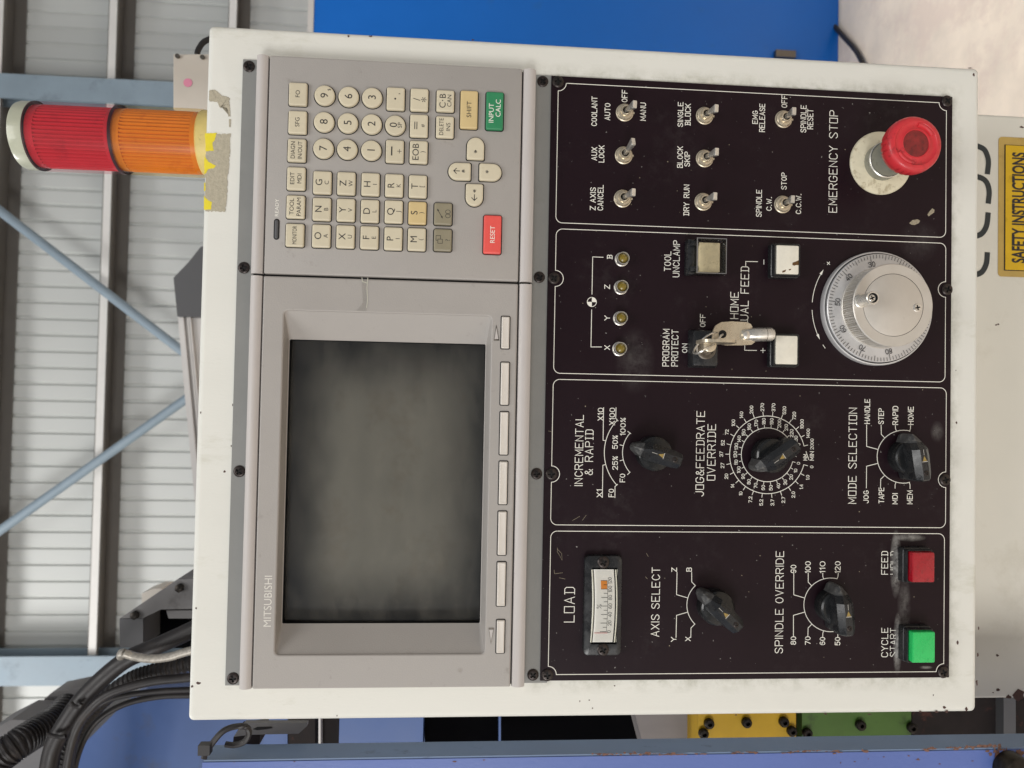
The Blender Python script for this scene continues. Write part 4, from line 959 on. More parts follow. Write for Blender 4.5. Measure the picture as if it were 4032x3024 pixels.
# load meter
MH = .0045
a = ZA('I', 512, 322, .002 + MH); b = ZA('I', 868, 1312, .002 + MH); w, h = a[0] - b[0], a[1] - b[1]; u, v = (a[0] + b[0]) / 2, (a[1] + b[1]) / 2
a2 = ZA('I', 582, 440, .002 + MH); b2 = ZA('I', 824, 1198, .002 + MH); win = (b2[0] - u, a2[0] - u, b2[1] - v, a2[1] - v)
m = MB(); fr_ = (-w / 2, w / 2, -h / 2, h / 2)
m.rings([ring(rrc(fr_, .0032), 0), ring(rrc(fr_, .0032), MH - .0008), ring(rrc(fr_, .003, .0003), MH - .0003), ring(rrc(fr_, .003, .0009), MH), ring(rrc(win, .0006), MH), ring(rrc(win, .0006), MH - .0042)], False, False)
ME = m.build('load_meter', 'black_plastic', CC, (u, v, .002), label='LOAD meter with white scale in a black frame')
wx0, wx1, wy0, wy1 = win; cu_ = (wx0 + wx1) / 2
def scale_pt(t, f): # bowed dial: t 0..1 left to right, f up
    x = wx0 + .0012 + (wx1 - wx0 - .0024) * t; return (x, wy0 + f * (wy1 - wy0) - .0011 * (1 - (2 * t - 1) ** 2) + .0006)
m = MB(); N_ = 20; zf = MH - .0004
vs_ = [(*scale_pt(i / N_, .12), zf) for i in range(N_ + 1)] + [(*scale_pt(i / N_, .90), zf) for i in range(N_ + 1)]
m.add(vs_, [(i, i + 1, N_ + 2 + i, N_ + 1 + i) for i in range(N_)]); m.build('meter_face', 'meter_white', ME, smooth=False)
m = MB(); m.box(wx0 + .0001, wx1 - .0001, wy0 + .0001, wy1 - .0001, MH - .0046, MH - .0042); m.build('meter_back', 'black_gloss', ME)
m = MB(); z = zf + .0001
tt = lambda i: .145 + .0585 * i
m.ribbon([scale_pt(tt(i), .40) for i in range(13)], .00022, z)
for i in range(13):
    m.ribbon([scale_pt(tt(i), .40), scale_pt(tt(i), .40 + (.24 if i % 2 == 0 else .14))], .00028, z + zoff())
    if i % 2 == 0:
        c = scale_pt(tt(i), .30); pl, tw = strokes(str(i * 10), 0, 1.4)
        for q in pl: m.ribbon([(c[0] + (x - tw / 2) * .00032, c[1] + (y - 3) * .00036) for x, y in q], .00024, z + zoff())
c = scale_pt(tt(5.9), .73); pl, tw = strokes('%', 0)
for q in pl: m.ribbon([(c[0] + (x - 2) * .0006, c[1] + (y - 3) * .0005) for x, y in q], .00022, z + zoff())
m.build('meter_scale', 'ink_dark', ME, smooth=False)
m = MB(); m.flat([scale_pt(tt(9.95), .41), scale_pt(tt(12), .41), scale_pt(tt(12), .65), scale_pt(tt(9.95), .65)], zf + .00005); m.build('overload_mark', 'meter_orange', ME, smooth=False)
m = MB(); m.ribbon([scale_pt(tt(-.3), .86), scale_pt(tt(-.3), .36)], .0003, zf + .0003); m.build('needle', 'needle_red', ME, smooth=False)
m = MB(); NN = 20
m.add([(*scale_pt(i / NN, .10), MH + .0006) for i in range(NN + 1)] + [(*scale_pt(i / NN, .93), MH + .0006) for i in range(NN + 1)], [(i, i + 1, NN + 2 + i, NN + 1 + i) for i in range(NN)])
m.build('meter_window', 'clear_plastic', ME)
m = MB()
for f_ in (.05, -.04): m.tube([(*scale_pt(i / NN, f_), MH - .001 + (f_ > 0) * .0008) for i in range(NN + 1)], .0005, 8)
m.tube([(*scale_pt(i / NN, .97), MH - .0004) for i in range(NN + 1)], .0006, 8); m.build('window_edge', 'clear_edge', ME)
for x, y in ((692, 387), (688, 1252)):
    q = ZA('I', x, y, .002 + MH); link('screw', SCP, ME, (q[0] - u, q[1] - v, MH), random.uniform(0, 1.5))

# emergency stop
u, v = ZA('B', 1352, 926, .0035)
m = MB(); m.lathe([(.0212, 0), (.0212, .0008), (.0206, .0016), (.0195, .0019), (.0122, .0019)], 64)
ES = m.build('emergency_stop', 'collar_white', CC, (u, v, .002), label='emergency stop with red mushroom head on a cream disc')
m = MB(); m.lathe([(.0121, .0019), (.0121, .0070), (.0117, .0076)], 48, c1=False); m.lathe([(.0113, .0074), (.0111, .0290)], 48, c1=True)
m.build('stem', 'stem_grey', ES)
m = MB(); m.lathe([(.0117, .0076), (.0121, .0079), (.0121, .0083), (.0116, .0087)], 48, c1=False); m.build('chrome_ring', 'steel', ES)
def grip(r, a, z):
    if r > .0160:
        t = (a * 30 / (2 * PI)) % 1; k = int(a * 30 / (2 * PI)) % 6
        if k < 3: return r - .0007 * max(0, math.cos((t - .5) * 2 * PI)) * (1 if z < .0355 else 0)
    return r
m = MB(); m.lathe([(.0105, .0268), (.0150, .0270), (.0168, .0290), (.0176, .0320), (.0178, .0345), (.0174, .0372), (.0165, .0388), (.0150, .0395), (.0137, .0396), (.0132, .0390), (.0112, .0386), (.0100, .0390), (.0092, .0393), (.0090, .0397), (.0085, .0397), (.0082, .0391)], 240, c1=False, fn=grip)
hd = m.build('mushroom_head', 'estop_red', ES, ang=40)
m = MB(); m.lathe([(.0082, .0391), (.006, .0393), (.002, .0394)], 48); m.build('head_centre', 'estop_centre', ES)
for q in (0, 1):                                     # raised bars closing the ring groove between the turn arrows
    m = MB(); P = [(.0121 * math.cos(t), .0121 * math.sin(t)) for t in (q * PI + PI * .66 + PI * .30 * i / 8 for i in range(9))]
    m.tube([(x, y, .0386) for x, y in P], .0014, 10); m.build('turn_arrow', 'estop_red', ES)

# handwheel
u, v = ZA('E', 912, 818, .004)
m = MB(); m.lathe([(.0378, 0), (.0378, .003), (.0374, .0038), (.0366, .0040)], 96, c1=False); m.lathe([(.0366, .0040), (.0362, .0028), (.034, .0028)], 96, m=1)
HW = m.build('handwheel', ('alu_dial', 'gap_black'), CC, (u, v, .002), label='silver pulse handwheel with crank pin and graduated dial')
m = MB(); m.lathe([(.0358, .0028), (.0358, .0054), (.0354, .0058), (.025, .0060)], 128); m.build('dial', 'alu_dial', HW)
m = MB(); z = .0063
for i in range(100):
    t = math.radians(84 + (i - 50) * 3.6); c, s = math.cos(t), math.sin(t); L_ = .0042 if i % 10 == 0 else .0031 if i % 5 == 0 else .0021
    r1 = .0350; m.ribbon([(r1 * c, r1 * s), ((r1 - L_) * c, (r1 - L_) * s)], .00034, z)
    if i % 10 == 0:
        pl, tw = strokes(str(i), 0, 1.5); k = .0031 / 6
        for q in pl: m.ribbon([(x * math.cos(t - PI / 2) - y * math.sin(t - PI / 2), x * math.sin(t - PI / 2) + y * math.cos(t - PI / 2)) for x, y in [((a_ - tw / 2) * k * .9, .0276 + b_ * k) for a_, b_ in q]], .0004, z + zoff())
m.build('dial_marks', 'ink_dark', HW, smooth=False)
m = MB(); m.lathe([(.0268, .0060), (.0268, .0070), (.0264, .0074), (.0250, .0074)], 96, c1=False)
m.lathe([(.0258, .0074), (.0258, .0192)], 440, c1=False, fn=lambda r, a, z: r + .0005 * (1 if math.cos(a * 110) > 0 else -1))
m.lathe([(.0252, .0192), (.0263, .0194), (.0266, .0198), (.0266, .0204), (.0261, .0209), (.0201, .0210)], 120, c1=False)
WH = m.build('wheel', 'alu', HW, ang=25)
m = MB(); m.lathe([(.0201, .0210), (.0201, .0203), (.0198, .0203)], 96, c1=False); m.build('groove', 'gap_black', HW)
m = MB(); m.lathe([(.0198, .0201), (.0198, .0210), (.0196, .0211)], 96); m.build('cover_disc', 'alu', HW)
m = MB(); cp = (.002, .0218)
m.lathe([(.0044, .0211), (.0044, .0218), (.0038, .0221), (.0037, .0335), (.0041, .0343), (.0041, .0351), (.0038, .0354), (.0031, .0354)], 36, c=cp, c1=False); m.lathe([(.0031, .0354), (.0029, .0335)], 36, c=cp, m=1)
m.build('crank_pin', ('steel', 'gap_black'), HW)
link('screw', screw_mesh(.0025, 'screw', ('steel', 'gap_black'), .0009), HW, (cp[0], cp[1], .0337), .4); link('screw', screw_mesh(.0028, 'screw', ('steel', 'gap_black'), .0005), HW, (-.0012, -.0160, .0210), .2)
# arrows round the wheel
m = MB(); hc = ZA('E', 912, 818)
for s, t0, t1 in ((1, 93, 117), (-1, 86, 58)):
    R_ = ZA('E', 252, 806)[1] - hc[1]
    P = [(hc[0] + R_ * math.cos(math.radians(t0 + (t1 - t0) * i / 12)), hc[1] + R_ * math.sin(math.radians(t0 + (t1 - t0) * i / 12))) for i in range(13)]
    m.ribbon(P[:-1], .0004, ZP); e = Vector(P[-1]); d = (Vector(P[-1]) - Vector(P[-2])).normalized(); n_ = Vector((-d.y, d.x))
    m.flat([tuple(e + d * .0016), tuple(e - d * .0022 + n_ * .0009), tuple(e - d * .0022 - n_ * .0009)], ZP + .00003)
    t = math.radians(t1 + s * 9); c = Vector((hc[0] + R_ * math.cos(t), hc[1] + R_ * math.sin(t))); n_ = Vector((math.cos(t), math.sin(t))); d = Vector((-n_.y, n_.x))
    m.ribbon([tuple(c - d * .0012), tuple(c + d * .0012)], .0004, ZP)
    if s < 0: m.ribbon([tuple(c - n_ * .0012), tuple(c + n_ * .0012)], .0004, ZP + .00001)
m.build('direction_arrows', 'ink_white', OP, smooth=False)

# paint chips, stains of old adhesive on the cabinet face
m = MB()
def blob(px, py, sx, sy, z=.00005, k=9, mi=0):
    m.flat([A(px + sx * math.cos(-2 * PI * i / k) * random.uniform(.55, 1.25), py + sy * math.sin(-2 * PI * i / k) * random.uniform(.55, 1.25), 0) for i in range(k)][::-1] if False else
           [A(px + sx * math.cos(2 * PI * i / k) * random.uniform(.55, 1.25), py + sy * math.sin(2 * PI * i / k) * random.uniform(.55, 1.25), 0) for i in range(k)][::-1], z, mi)
for px, py, sx, sy in ((1460, 143, 8, 4), (1372, 142, 5, 5), (1862, 157, 6, 3), (3834, 293, 5, 8), (3820, 268, 12, 2), (782, 2690, 9, 7), (756, 2703, 4, 6), (3718, 2785, 8, 5), (3688, 2803, 8, 5), (3624, 2802, 6, 4),
                       (3728, 2802, 9, 6), (3805, 2793, 5, 9), (3846, 2688, 4, 16), (3850, 2578, 4, 10), (3853, 2473, 4, 8), (3675, 2737, 3, 4), (3424, 2812, 10, 3), (2897, 2815, 5, 3), (3250, 2811, 6, 5),
                       (2420, 2700, 3, 3), (2320, 2756, 3, 3), (2283, 2761, 2, 4), (2333, 2788, 3, 3), (916, 1594, 2, 5), (911, 1756, 3, 4), (885, 1857, 6, 5), (1327, 2818, 2, 4), (3766, 1664, 4, 6), (3764, 1458, 2, 3), (790, 1625, 2, 5), (772, 2395, 3, 5), (3770, 2530, 4, 10)):
    blob(px, py, sx, sy)
m.build('paint_chips', 'chip_brown', CC, smooth=False)['kind'] = 'stuff'
def ragged(P, amp=5, k=9):
    k, amp = k * 2, amp * .62
    out = []
    for i in range(len(P)):
        (x0, y0), (x1, y1) = P[i], P[(i + 1) % len(P)]
        for j in range(k): t = j / k; out.append((x0 + (x1 - x0) * t + random.uniform(-amp, amp), y0 + (y1 - y0) * t + random.uniform(-amp, amp)))
    return out
m = MB()
for P, amp in (([(1350, 880), (1505, 875), (1500, 1010), (1485, 1180), (1480, 1310), (1470, 1383), (1345, 1380), (1340, 1100)], 7), ([(1368, 590), (1405, 588), (1450, 625), (1500, 640), (1495, 680), (1440, 705), (1420, 665), (1368, 662)], 5),
               ([(1440, 690), (1500, 682), (1505, 760), (1492, 760), (1485, 710)], 3), ([(1496, 780), (1508, 780), (1506, 830), (1498, 830)], 2)):
    m.prism([ZA('P', x, y, 0) for x, y in ragged(P, amp)][::-1], .00003, .00034)
m.build('tape_residue', 'glue_grey', CC, smooth=False, label='grey patches of old tape glue near the top edge')
m = MB()
for P in ([(1340, 872), (1415, 870), (1405, 915), (1388, 935), (1398, 985), (1345, 990)], [(1336, 1020), (1365, 1060), (1412, 1085), (1398, 1100), (1362, 1105), (1345, 1135), (1336, 1135)], [(1334, 1195), (1342, 1195), (1345, 1240), (1335, 1250)], [(1333, 1280), (1360, 1310), (1385, 1320), (1380, 1370), (1333, 1372)]):
    m.prism([ZA('P', x, y, 0) for x, y in ragged(P, 3, 5)][::-1], .00003, .00042)
m.build('tape_scrap', 'tape_yellow', CC, smooth=False, label='torn scraps of yellow tape at the top edge')

# ------------------------------------------------------------------ keys hanging in the key switch
KR = thing('key_ring', 'two worn nickel keys on a wire ring in the black key switch', 'keys', rot=(PI / 2, 0, 0))
kz = .002 + .0085 + .0012
# key standing in the lock: bow seen edge on
p0 = ZA('C', 1712, 1222, kz + .012)
m = MB(); cu_, cv_ = lk
bow = [(.0 + x, y) for x, y in rr(.0225, .0195, .006, 6)]
tilt = math.atan2(ZA('C', 1545, 1190, .03)[1] - ZA('C', 1890, 1220, .03)[1], 1)
R0, R1 = [], []
for a_, b_ in bow:      # a_: along v, b_: out of the panel
    hh = kz + .0155 + b_; vv = cv_ + a_ - .001; uu = cu_ + .0035
    R0.append((uu - .0009, vv, hh)); R1.append((uu + .0009, vv, hh))
m.rings([R0, R1], True, True); m.lathe([(.0042, kz - .001), (.0042, kz + .0075), (.003, kz + .008)], 28, c=(cu_ + .002, cv_)); m.build('key', 'nickel', KR, label='key standing in the lock, seen edge on')
# spare key hanging face on
hz = .0125
m = MB(); P = [ZA('D', x, y, hz) for x, y in ((505, 1150), (520, 1060), (545, 1010), (600, 978), (700, 970), (850, 978), (890, 995), (908, 1025), (895, 1052), (845, 1062), (818, 1085), (812, 1110), (828, 1140), (870, 1155), (935, 1172), (900, 1200), (800, 1207), (640, 1207), (560, 1190))]
m.prism(P[::-1], hz - .0008, hz + .0008); c_ = ZA('D', 612, 1096, hz)
sp = m.build('key', 'nickel', KR, label='spare tubular key hanging over the panel')
m = MB(); m.lathe([(.0026, hz + .0008), (.0026, hz + .00095)], 24, c=c_); m.build('key_hole', 'gap_black', sp)
m = MB(); a_ = Vector((*ZA('D', 880, 1102, hz), hz)); b_ = Vector((*ZA('D', 1098, 1097, hz), hz)); dd = (b_ - a_).normalized(); e0 = a_ - dd * .003
m.tube([a_ - dd * .0055, e0, a_, a_ + dd * .001, b_], .0043, 28, fr=lambda i: (.003, .0038, .0040, .0044, .0044)[i]); m.tube([b_, b_ + dd * .0012], .0036, 20); m.build('key_tube', 'steel', sp)
rv = ZA('D', 848, 1105, hz + .002); m = MB(); m.lathe([(.0031, hz), (.0030, hz + .0022), (.0024, hz + .0036), (.0010, hz + .0043)], 24, c=rv); m.build('rivet', 'steel', sp)
m = MB(); e_ = b_ - dd * .0042; m.tube([e_, e_ + dd * .0003], .00448, 28); m.build('tube_ring', 'steel_dark', sp)
m = MB(); ra = Vector((*ZA('D', 612, 1096, hz), hz)); path = []
q = [(*ZA('D', 600, 1110, hz + .003), hz + .003), (*ZA('D', 545, 1180, .020), .020), (*ZA('D', 455, 1235, .026), .026), (*ZA('D', 375, 1283, .024), .024), (*ZA('D', 330, 1275, .018), .018), (*ZA('D', 365, 1205, .016), .016), (*ZA('D', 440, 1130, .018), .018), (*ZA('D', 520, 1085, .017), .017), (*ZA('D', 600, 1075, hz - .003), hz - .003), (*ZA('D', 625, 1090, hz - .001), hz - .001), (*ZA('D', 600, 1110, hz + .003), hz + .003)]
m.tube(smooth_path(q, 8), .0007, 10); m.build('wire_ring', 'steel', KR)

# ------------------------------------------------------------------ signal tower on the cabinet top
BY = 0.115
top_c = W(30, 540, BY); base_z = V1
c1, c2 = W(430, 418, BY), W(430, 682, BY); BR = abs(c1.x - c2.x) / 2 * .985; bx = (c1.x + c2.x) / 2
def bz(px): return W(px, 550, BY - BR).z - base_z
ST = thing('signal_tower', 'round signal tower with red and orange lenses on the cabinet top', 'signal lamp', loc=(bx, BY, base_z))
rib = lambda r, a, z: r
zc, zr, zo = bz(14), bz(82), bz(425); zb = bz(765)
ribs = lambda r, a, z: r - .0006 * max(0, math.cos(a * 40)) ** 2
m = MB(); m.lathe([(BR * .98, -.0005), (BR * .98, max(zb, .004)), (BR * .95, max(zb, .004) + .001)], 72); m.build('base', 'beacon_base', ST)
def lens_ring(name, z0, z1, mn, lab):
    RI = BR - .0022
    vg = lambda r, a, z: r - (.0013 * max(0, 1 - abs(((a * 60 / (2 * PI)) % 1) - .5) * 3.2) if abs(r - BR) < 1e-6 else 0)
    m = MB(); m.lathe([(RI, z0), (RI, z0 + .0048), (RI, z0 + .005), (RI, z1 - .006), (RI, z1 - .0058), (RI, z1)], 480, c1=False, fn=lambda r, a, z: r - .0016 * (max(0, 1 - abs(((a * 48 / (2 * PI)) % 1) - .5) * 2.6) if z0 + .0049 < z < z1 - .0059 else 0))
    o = m.build(name, mn, ST, label=lab)
    m = MB(); m.lathe([(BR, z0), (BR, z1)], 120, c1=False); m.build('lens_shell', 'shell_red' if 'red' in lab else 'shell_orange', o)
    return o
lens_ring('lens', zb, zo, 'lens_orange', 'ribbed orange lens')
lens_ring('lens', zo, zr, 'lens_red', 'ribbed red lens')
m = MB(); m.lathe([(BR * .62, .0), (BR * .62, zr)], 48); m.build('lamp_core', 'collar_white', ST)
m = MB(); m.lathe([(BR * 1.004, zo - .0012), (BR * 1.004, zo + .0012), (BR * .94, zo + .0014)], 96); m.build('seal_ring', 'beacon_dark', ST)
m = MB(); m.lathe([(BR * 1.003, zr - .0005), (BR * 1.003, zr + .0008), (BR * .96, zr + .001)], 96); m.build('seal_ring', 'beacon_dark', ST)
m = MB(); m.lathe([(BR * .99, zr), (BR * .99, zc - .003), (BR * .96, zc - .0008), (BR * .9, zc), (BR * .5, zc + .0015), (.001, zc + .002)], 96); m.build('cap', 'beacon_cap', ST)

# ------------------------------------------------------------------ things behind and beside
def slab(pts, Y0, Y1, mb=None):                      # outline at depth Y0, pushed straight back to Y1
    m = mb or MB(); P = [W(x, y, Y0) for x, y in pts]
    m.rings([[(p.x, Y0, p.z) for p in P], [(p.x, Y1, p.z) for p in P]], True, True); return m
# blue cabinet on the right
YB = 2.0; a, b = W(1222, 620, YB), W(3302, -900, YB)
BC = thing('blue_cabinet', 'tall saturated blue metal cabinet on the floor behind the keypad', 'cabinet')
m = MB(); m.box(a.x, b.x, YB, YB + .7, FLOOR_Z + .001, a.z); m.build('body', 'cabinet_blue', BC, smooth=False)
m = MB(); m.box(a.x - .003, b.x + .003, YB - .004, YB + .71, a.z + .001, a.z + .02); m.build('top_trim', 'pale_grey', BC, smooth=False)
m = MB(); p = W(3085, 212, YB); m.box(p.x - .02, p.x + .004, YB - .02, YB - .001, p.z - .035, p.z + .035); m.build('latch', 'steel_dark', BC, smooth=False)
P = [W(3285, 60, YB + .06), W(3330, 110, YB + .0), W(3370, 150, YB - .06), W(3395, 205, YB - .14), W(3410, 280, YB - .2)]
for p in P: p.z = max(p.z, FLOOR_Z + .012)
m = MB(); m.tube(smooth_path(P, 6), .0075, 10); tag(m.build('floor_cable', 'hose_black'), 'black cable lying on the floor beside the blue cabinet', 'cable')

# small sensor box behind the top edge
YJ = .262
JB = thing('junction_box', 'small cream junction box with a pink dot behind the cabinet top', 'box')
a, b = W(683, 212, YJ), W(900, 432, YJ)
m = MB(); m.box(b.x, a.x, -a.z, -b.z, 0, .001) if False else None
q = slab([(683, 214), (683, 430), (960, 440), (960, 214)], YJ, YJ + .03); q.build('body', 'junction_white', JB, ang=30)
q = slab([(689, 218), (689, 424), (958, 434), (958, 218)], YJ - .0025, YJ - .0001); q.build('lid', 'junction_white', JB)
for px, py in ((700, 222), (798, 226)):
    p = W(px, py, YJ - .003); m = MB(); m.tube([p, p - Vector((0, .0015, 0))], .0022, 14); m.build('screw', 'steel_dark', JB)
p = W(740, 326, YJ - .0026); m = MB(); m.add([(p.x + .0042 * math.cos(t * PI / 10), p.y - .0003, p.z + .0042 * math.sin(t * PI / 10)) for t in range(20)], [tuple(range(20))]); m.build('dot', 'pink_dot', JB, smooth=False)
m = MB(); m.tube(smooth_path([W(776, 214, YJ + .015), W(784, 190, YJ + .015), W(812, 160, YJ + .015), W(900, 130, YJ + .02)], 6), .0028, 10); m.build('cable', 'hose_black', JB)

# pale hood of the machine behind
HD = thing('machine_hood', 'pale grey machine hood with dark grey end cap behind the cabinet top', 'machine hood')
YH = 1.3
z0 = FLOOR_Z + .001
def drop(pts, Y0, Y1):
    m = MB(); P = [W(x, y, Y0) for x, y in pts]; Q = [(p.x, p.z) for p in P] + [(P[-1].x, z0), (P[0].x, z0)]
    m.rings([[(x, Y0, z) for x, z in Q], [(x, Y1, z) for x, z in Q]], True, True); return m
drop([(812, 965), (790, 972), (744, 1030), (683, 1094), (698, 1246)], YH, YH + .5).build('end_cap', 'dark_grey', HD, smooth=False)
drop([(700, 1247), (722, 1500), (770, 2000), (792, 2200)], YH + .02, YH + .5).build('body', 'pale_grey', HD, smooth=False)
for k, d in enumerate((14, 34, 42)):
    slab([(702 + d, 1249), (772 + d, 2000), (790 + d, 2190), (790 + d + 6, 2190), (708 + d, 1249)], YH + .008, YH + .0195).build('rib', 'pale_grey', HD, smooth=False)

# the blue machine to the left
MC = thing('machine', 'worn blue machine tool frame along the left side of the cabinet', 'machine')
YM = .55
slab([Z('R', 860, 1222), Z('R', 1400, 1215), Z('R', 1600, 1300), Z('R', 4200, 1300), Z('R', 4200, 2600), Z('R', -300, 2600), Z('R', 400, 1659), Z('R', 560, 1480), Z('R', 750, 1290)], YM, YM + .3).build('body_panel', 'machine_blue', MC, smooth=False)
slab([Z('R', 760, 1295), Z('R', 560, 1485), Z('R', 400, 1665), Z('R', 330, 1660), Z('R', 470, 1400), Z('R', 600, 1330)], YM + .02, YM + .1).build('edge_trim', 'mid_grey', MC, smooth=False)
# post
Yf, Yb = .0, .021
up = W(2000, 2976, Yf).x; zt = W(797, 2990, Yf).z
m = MB(); w = .09
m.box(up - w, up - .0012, Yf, Yb, FLOOR_Z + .001, zt, 0); m.build('post', 'post_blue', MC, smooth=False)
m = MB(); m.box(up - .0011, up, Yf + .0006, Yb, FLOOR_Z + .001, zt - .0006, 0); m.build('post_edge', 'post_side', MC, smooth=False)
m = MB()
for px, py, sx, sy in ((2400, 2970, 60, 7), (2530, 2967, 70, 8), (2650, 2970, 50, 5), (2760, 2969, 40, 4), (2895, 2963, 22, 5), (2960, 2963, 35, 7), (3100, 2962, 26, 6), (3170, 2957, 60, 5), (3300, 2960, 22, 8), (3400, 2957, 22, 8), (3660, 2948, 45, 9), (3760, 2944, 50, 8), (3870, 2940, 70, 11), (3615, 2993, 8, 10), (3420, 2988, 3, 4), (3480, 2981, 4, 5), (3578, 2974, 5, 4), (3366, 3000, 3, 4), (3310, 3005, 5, 6), (3830, 2998, 6, 4), (3700, 3008, 4, 3), (1790, 3000, 9, 4), (1905, 2995, 6, 4), (1160, 2998, 5, 4), (3940, 2960, 60, 26), (4000, 2985, 50, 38)):
    for q in range(max(1, int(sx / 4))):              # many small flakes rather than one smooth patch
        cx, cy, rx, ry = px + random.gauss(0, .5) * sx * (sx > 12), py + random.gauss(0, .35) * sy, max(2.5, min(sx, 9) * random.uniform(.4, 1.5)), max(2.0, sy * random.uniform(.15, .6)); k = 11
        m.add([(p.x, Yf - .0002 - q * 1e-5, p.z) for p in (W(cx + rx * math.cos(2 * PI * i / k) * random.uniform(.4, 1.3), cy + ry * math.sin(2 * PI * i / k) * random.uniform(.4, 1.4), Yf - .0002) for i in range(k))], [tuple(range(k))])
m.build('rust_patches', 'rust_patch', MC, smooth=False)['kind'] = 'stuff'
p = W(3985, 3030, -.004); m = MB()
m.lathe([(.011, .0), (.011, .010), (.0102, .0115), (.004, .0135)], 32); o = m.build('bolt_cap', 'bolt_dark', MC, (p.x, -.0003, p.z)); o.rotation_euler = (PI / 2, 0, 0)
# strip between cabinet and post, seen into the machine
YS = .16
def strip(name, x0, x1, mn, Y=YS, y0=2780, y1=3010, lab=None, d=.05, skew=0):
    o = slab([(x0, y0), (x0 + skew, y1), (x1 + skew, y1), (x1, y0)], Y, Y + d).build(name, mn, MC, smooth=False)
    if lab: o['label'] = lab
    return o
strip('light_panel', 1338, 1668, 'machine_blue', YS, skew=-6); strip('opening_dark', 1672, 1962, 'void_black', YS + .03); strip('blue_edge', 1964, 1972, 'machine_blue', YS + .02)  # the black sheet here stands in for darkness in the opening
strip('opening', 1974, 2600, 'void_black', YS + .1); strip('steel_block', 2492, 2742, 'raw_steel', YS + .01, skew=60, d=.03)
strip('rusty_panel', 1135, 1240, 'rusty_dark', YS + .02); strip('thin_edge', 1254, 1262, 'pale_grey', YS); strip('olive_panel', 1272, 1334, 'rusty_dark', YS + .01); strip('blue_back', 1040, 1132, 'machine_blue', YS + .03)
yp = strip('yellow_plate', 2750, 3134, 'plate_yellow', YS - .02, y0=2700, lab='yellow plate with black bolts'); gp = strip('green_plate', 3158, 3588, 'plate_green', YS - .015, y0=2700, lab='green plate with black bolts')
strip('plate_joint', 3136, 3156, 'rusty_dark', YS - .005, y0=2700); strip('dark_casting', 3592, 3950, 'rusty_dark', YS + .01, y0=2700); strip('dark_bar', 3952, 4000, 'dark_grey', YS - .0, y0=2700); strip('dark_end', 4002, 4200, 'rusty_dark', YS + .01, y0=2700)
def bolt(par, px, py, Y, r=.0042):
    p = W(px, py, Y - .002); m = MB(); m.lathe([(r, 0), (r, .003), (r * .8, .0042), (r * .45, .0043), (r * .4, .002)], 20); o = m.build('bolt', 'bolt_dark', par, (p.x, Y - .0002, p.z)); o.rotation_euler = (PI / 2, 0, 0)
for x, y in ((1092, 645), (1365, 638), (1635, 633), (1052, 718), (1693, 700)): bolt(yp, *Z('X', x, y), YS - .02)
for x, y in ((1805, 715), (2190, 655)): bolt(gp, *Z('X', x, y), YS - .015)
bolt(gp, *Z('V', 240, 1215), YS - .015); bolt(gp, *Z('V', 775, 1240), YS - .015)
# slotted bracket and loose cable tie at the cabinet corner
m = slab([Z('R', 1490, 1460), Z('R', 1560, 1370), Z('R', 1960, 1370), Z('R', 1960, 1390), Z('R', 1905, 1440), Z('R', 1600, 1447)], .03, .034); br_ = m.build('bracket', 'mid_grey', MC, smooth=False)
p0 = [Z('R', 1612, 1412), Z('R', 1640, 1398), Z('R', 1730, 1396), Z('R', 1738, 1404), Z('R', 1700, 1412), Z('R', 1640, 1418)]
slab(p0, .0295, .0299).build('slot', 'gap_black', br_, smooth=False)
slab([Z('R', 1490, 1460), Z('R', 1660, 1440), Z('R', 1655, 1510), Z('R', 1485, 1505)], .036, .06).build('bracket_foot', 'rusty_dark', MC, smooth=False)
m = MB(); q = [Z('R', x, y) for x, y in ((1300, 1600), (1320, 1550), (1400, 1445), (1460, 1405), (1530, 1392), (1575, 1400), (1588, 1440), (1560, 1490), (1500, 1512), (1440, 1508))]
m.tube(smooth_path([W(x, y, -.004 + .001 * i) for i, (x, y) in enumerate(q)], 7), .0019, 8)
q = W(*Z('R', 1318, 1530), -.004); m.box(q.x - .003, q.x + .003, -.008, -.002, q.z - .003, q.z + .004)
tag(m.build('cable_tie', 'hose_black'), 'black cable tie looped round the top of the blue post', 'cable tie')

# dark bracket arm carrying the hoses
AR = thing('hose_support', 'dark grey steel hose support poking out left of the cabinet', 'bracket')
YA = .42
slab([Z('R', 762, 708), Z('R', 912, 705), Z('R', 912, 888), Z('R', 764, 890)], YA, YA + .10).build('end_block', 'dark_grey', AR, smooth=False)
slab([Z('R', 765, 704), Z('R', 1130, 456), Z('R', 1400, 446), Z('R', 1400, 640), Z('R', 1025, 648), Z('R', 914, 702)], YA - .006, YA + .09).build('arm', 'mid_grey', AR, smooth=False)
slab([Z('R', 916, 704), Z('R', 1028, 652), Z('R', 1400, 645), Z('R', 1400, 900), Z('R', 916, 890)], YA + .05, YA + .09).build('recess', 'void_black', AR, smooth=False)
slab([Z('R', 1060, 655), Z('R', 1400, 652), Z('R', 1400, 705), Z('R', 1075, 705)], YA + .01, YA + .04).build('rail', 'mid_grey', AR, smooth=False)
for x, y in ((1145, 510), (860, 684)):
    p = W(*Z('R', x, y), YA - .008); m = MB(); m.lathe([(.005, 0), (.005, .004), (.003, .005)], 6); o = m.build('bolt', 'bolt_dark', AR, (p.x, YA - .0065, p.z)); o.rotation_euler = (PI / 2, 0, 0)

